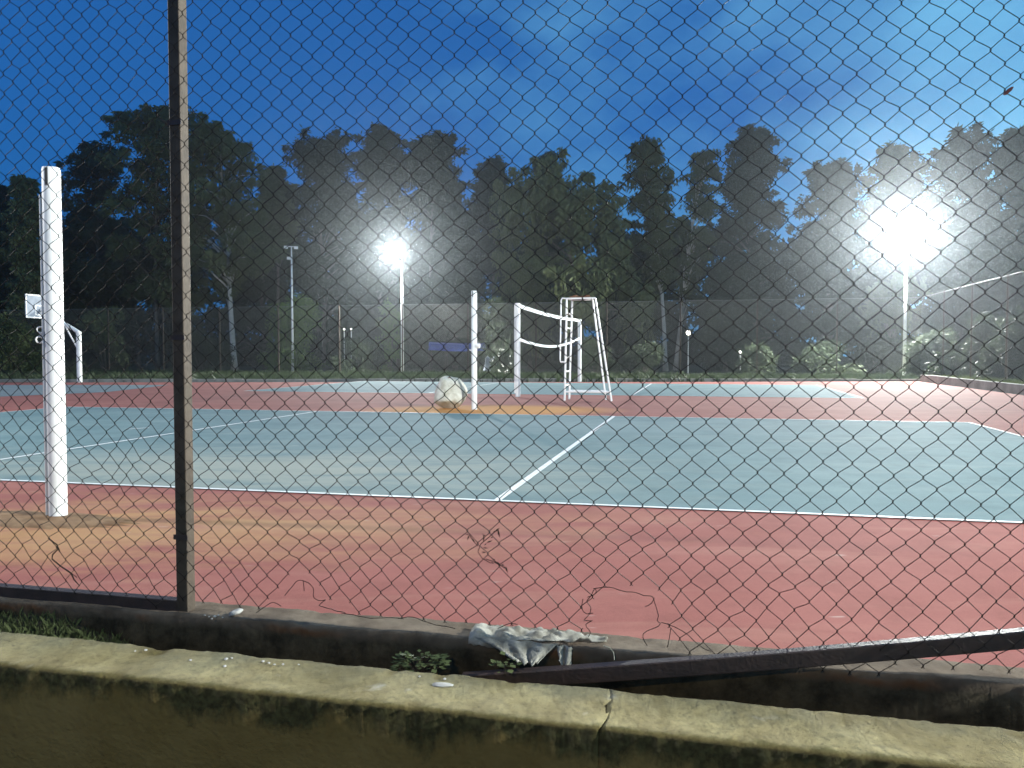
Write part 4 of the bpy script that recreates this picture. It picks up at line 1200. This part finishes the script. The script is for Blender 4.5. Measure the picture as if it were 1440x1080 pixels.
# crumbs of plaster: on the kerb by the post, along the broken back edge of the wall
GP = 'white plaster crumbs'
def crumb(p, s, seed, label, group=GP):
    o = boulder('plaster_fragment', p, s * 1.0, s * 0.8, s * 0.55, M['plaster'], seed, 2); o.rotation_euler = (0, 0, seed * 1.3)
    return tag(o, label, 'plaster', group)
for i, (px, py, s) in enumerate(((288, 866, .006), (294, 868, .005), (302, 868, .009), (307, 866, .006), (313, 869, .005), (298, 871, .006))):
    g = on_ground(px, py, 0.012); crumb((g.x, g.y, 0.012), s, 60 + i, 'small white plaster crumb on the kerb at the foot of the fence post', 'plaster crumbs at the post')
g = on_ground(333, 862, 0.02)
o = boulder('plaster_fragment', (g.x, g.y, 0.012), 0.038, 0.016, 0.014, M['plaster'], 70, 3); o.rotation_euler = (0, -0.25, 0.5)
tag(o, 'long white plaster shard on the kerb right of the fence post', 'plaster')
for i, (px, py, s) in enumerate(((268, 930, .007), (318, 929, .010), (326, 927, .006), (370, 932, .008), (378, 934, .007), (386, 936, .006), (398, 936, .007), (420, 936, .005), (316, 939, .009), (590, 953, .006), (625, 957, .008), (190, 917, .006), (205, 916, .008))):
    g = on_ground(px, py, WZ); crumb((g.x, g.y, WZ + 0.002), s, 80 + i, 'small white plaster crumb on the broken back edge of the front wall', 'plaster crumbs on the wall')
g = on_ground(622, 966, WZ)
o = boulder('plaster_fragment', (g.x, g.y, WZ - 0.002), 0.045, 0.014, 0.010, M['plaster'], 99, 3); o.rotation_euler = (0, 0, -0.1)
tag(o, 'flat white plaster patch on top of the front wall near its middle', 'plaster')

# withered sprig caught in the mesh
def fpx(px, py, n=NM - 0.008): u, z = fence_uz(px, py, n); return fp(u, n, z)
sp = empty('withered_sprig', fpx(676, 772), 'withered dark sprig with narrow leaves hanging in the wire mesh', 'sprig')
mb = MB()
for st_ in ([(690, 806 - 14), (678, 785), (672, 776), (676, 765), (688, 755), (700, 744)], [(672, 768), (665, 760), (660, 752)], [(683, 786), (692, 789), (702, 794), (710, 799)], [(680, 762), (680, 752)]):
    mb.tube([fpx(*p) for p in st_], 0.0016, 4)
under(mb.build('stem', M['twig']), sp)
lv = []
for (a, b, wd) in (((660, 751), (654, 752), 1.6), ((660, 752), (657, 760), 2.2), ((664, 757), (668, 763), 1.8), ((680, 752), (678, 750), 1.5), ((680, 753), (683, 753), 1.5), ((681, 755), (680, 762), 1.6),
                   ((700, 743), (703, 757), 2.4), ((696, 748), (703, 742), 2.6), ((694, 749), (696, 746), 1.6), ((690, 756), (694, 755), 1.8), ((684, 763), (693, 760), 2.0), ((684, 764), (681, 767), 1.8), ((679, 770), (687, 771), 1.6),
                   ((677, 776), (684, 777), 1.8), ((692, 788), (697, 786), 1.8), ((695, 789), (700, 792), 2.0), ((699, 790), (703, 794), 1.8), ((704, 794), (710, 795), 2.0), ((708, 796), (711, 800), 2.0), ((711, 796), (714, 806), 2.4), ((690, 790), (695, 793), 1.5)):
    A_, B_ = fpx(*a), fpx(*b); d = B_ - A_; s = FN.cross(d).normalized() * wd * 0.5 / F * 3.2
    lv.append([A_, A_.lerp(B_, .45) + s + FN * -0.004, B_, A_.lerp(B_, .45) - s])
under(quads_object('leaves', np.array([[tuple(p) for p in q] for q in lv]), M['twig']), sp)
mb = MB(); mb.tube([fpx(*p) for p in ((68, 757), (80, 766), (82, 772), (74, 780), (73, 786), (85, 796), (100, 806), (104, 815), (112, 824))], [.003, .003, .0035, .003, .003, .003, .0035, .003, .002], 5)
mb.tube([fpx(*p) for p in ((82, 770), (84, 776))], 0.003, 4); mb.tube([fpx(*p) for p in ((100, 806), (108, 812))], 0.002, 4)
tag(mb.build('dry_vine', M['twig']), 'dry dark vine wound into the mesh left of the fence post', 'vine')
mb = MB(); c = fpx(1418, 128); vs = []
for i in range(7):
    a = 2 * math.pi * i / 7
    vs.append(c + (FU * math.cos(a) * 0.017 + Vector((0, 0, 1)) * math.sin(a) * 0.009 + FN * 0.004 * math.sin(3 * a)))
vs = [c + FN * -0.006] + [c + (p - c) + (FU * 0 + Vector((0, 0, 1)) * ((p - c).dot(FU) * 0.75)) for p in vs]
mb.add(vs, [(0, 1 + i, 1 + (i + 1) % 7) for i in range(7)])
tag(mb.build('dead_leaf', M['dead']), 'small reddish dead leaf caught in the mesh at the top right', 'leaf')
mb = MB(); c = at_depth(1012, 925, 3.08); mb.add([c, c + Vector((.02, -.005, -.012)), c + Vector((.055, -.01, -.028)), c + Vector((.022, 0, -.005))], [(0, 1, 2, 3)])
mb.add([c, c + Vector((.022, 0, -.005)), c + Vector((.05, .01, -.02)), c + Vector((.02, .01, .0))], [(0, 1, 2, 3)])
tag(mb.build('straw_blade', M['straw']), 'pale dry blade lying across the fallen rail', 'straw')

# ================================================================= haze volume added to imitate the glare bloom round the floodlights
mb = MB(); mb.box((0, 115, 10.5), (640, 410, 26.0))
hz = bpy.data.materials.new('glare_haze'); hz.use_nodes = True
N = hz.node_tree.nodes; N.clear()
pv = N.new('ShaderNodeVolumePrincipled'); pv.inputs['Color'].default_value = (0.80, 0.90, 1.0, 1)
pv.inputs['Density'].default_value = HAZE_DENSITY; pv.inputs['Anisotropy'].default_value = HAZE_ANISO
hz.cycles.volume_sampling = 'EQUIANGULAR'; hz.cycles.homogeneous_volume = True
ho = N.new('ShaderNodeOutputMaterial'); hz.node_tree.links.new(pv.outputs[0], ho.inputs['Volume'])
tag(mb.build('haze', hz), kind='stuff', label='thin haze added over the courts for the glow round the lamps', cat='haze')
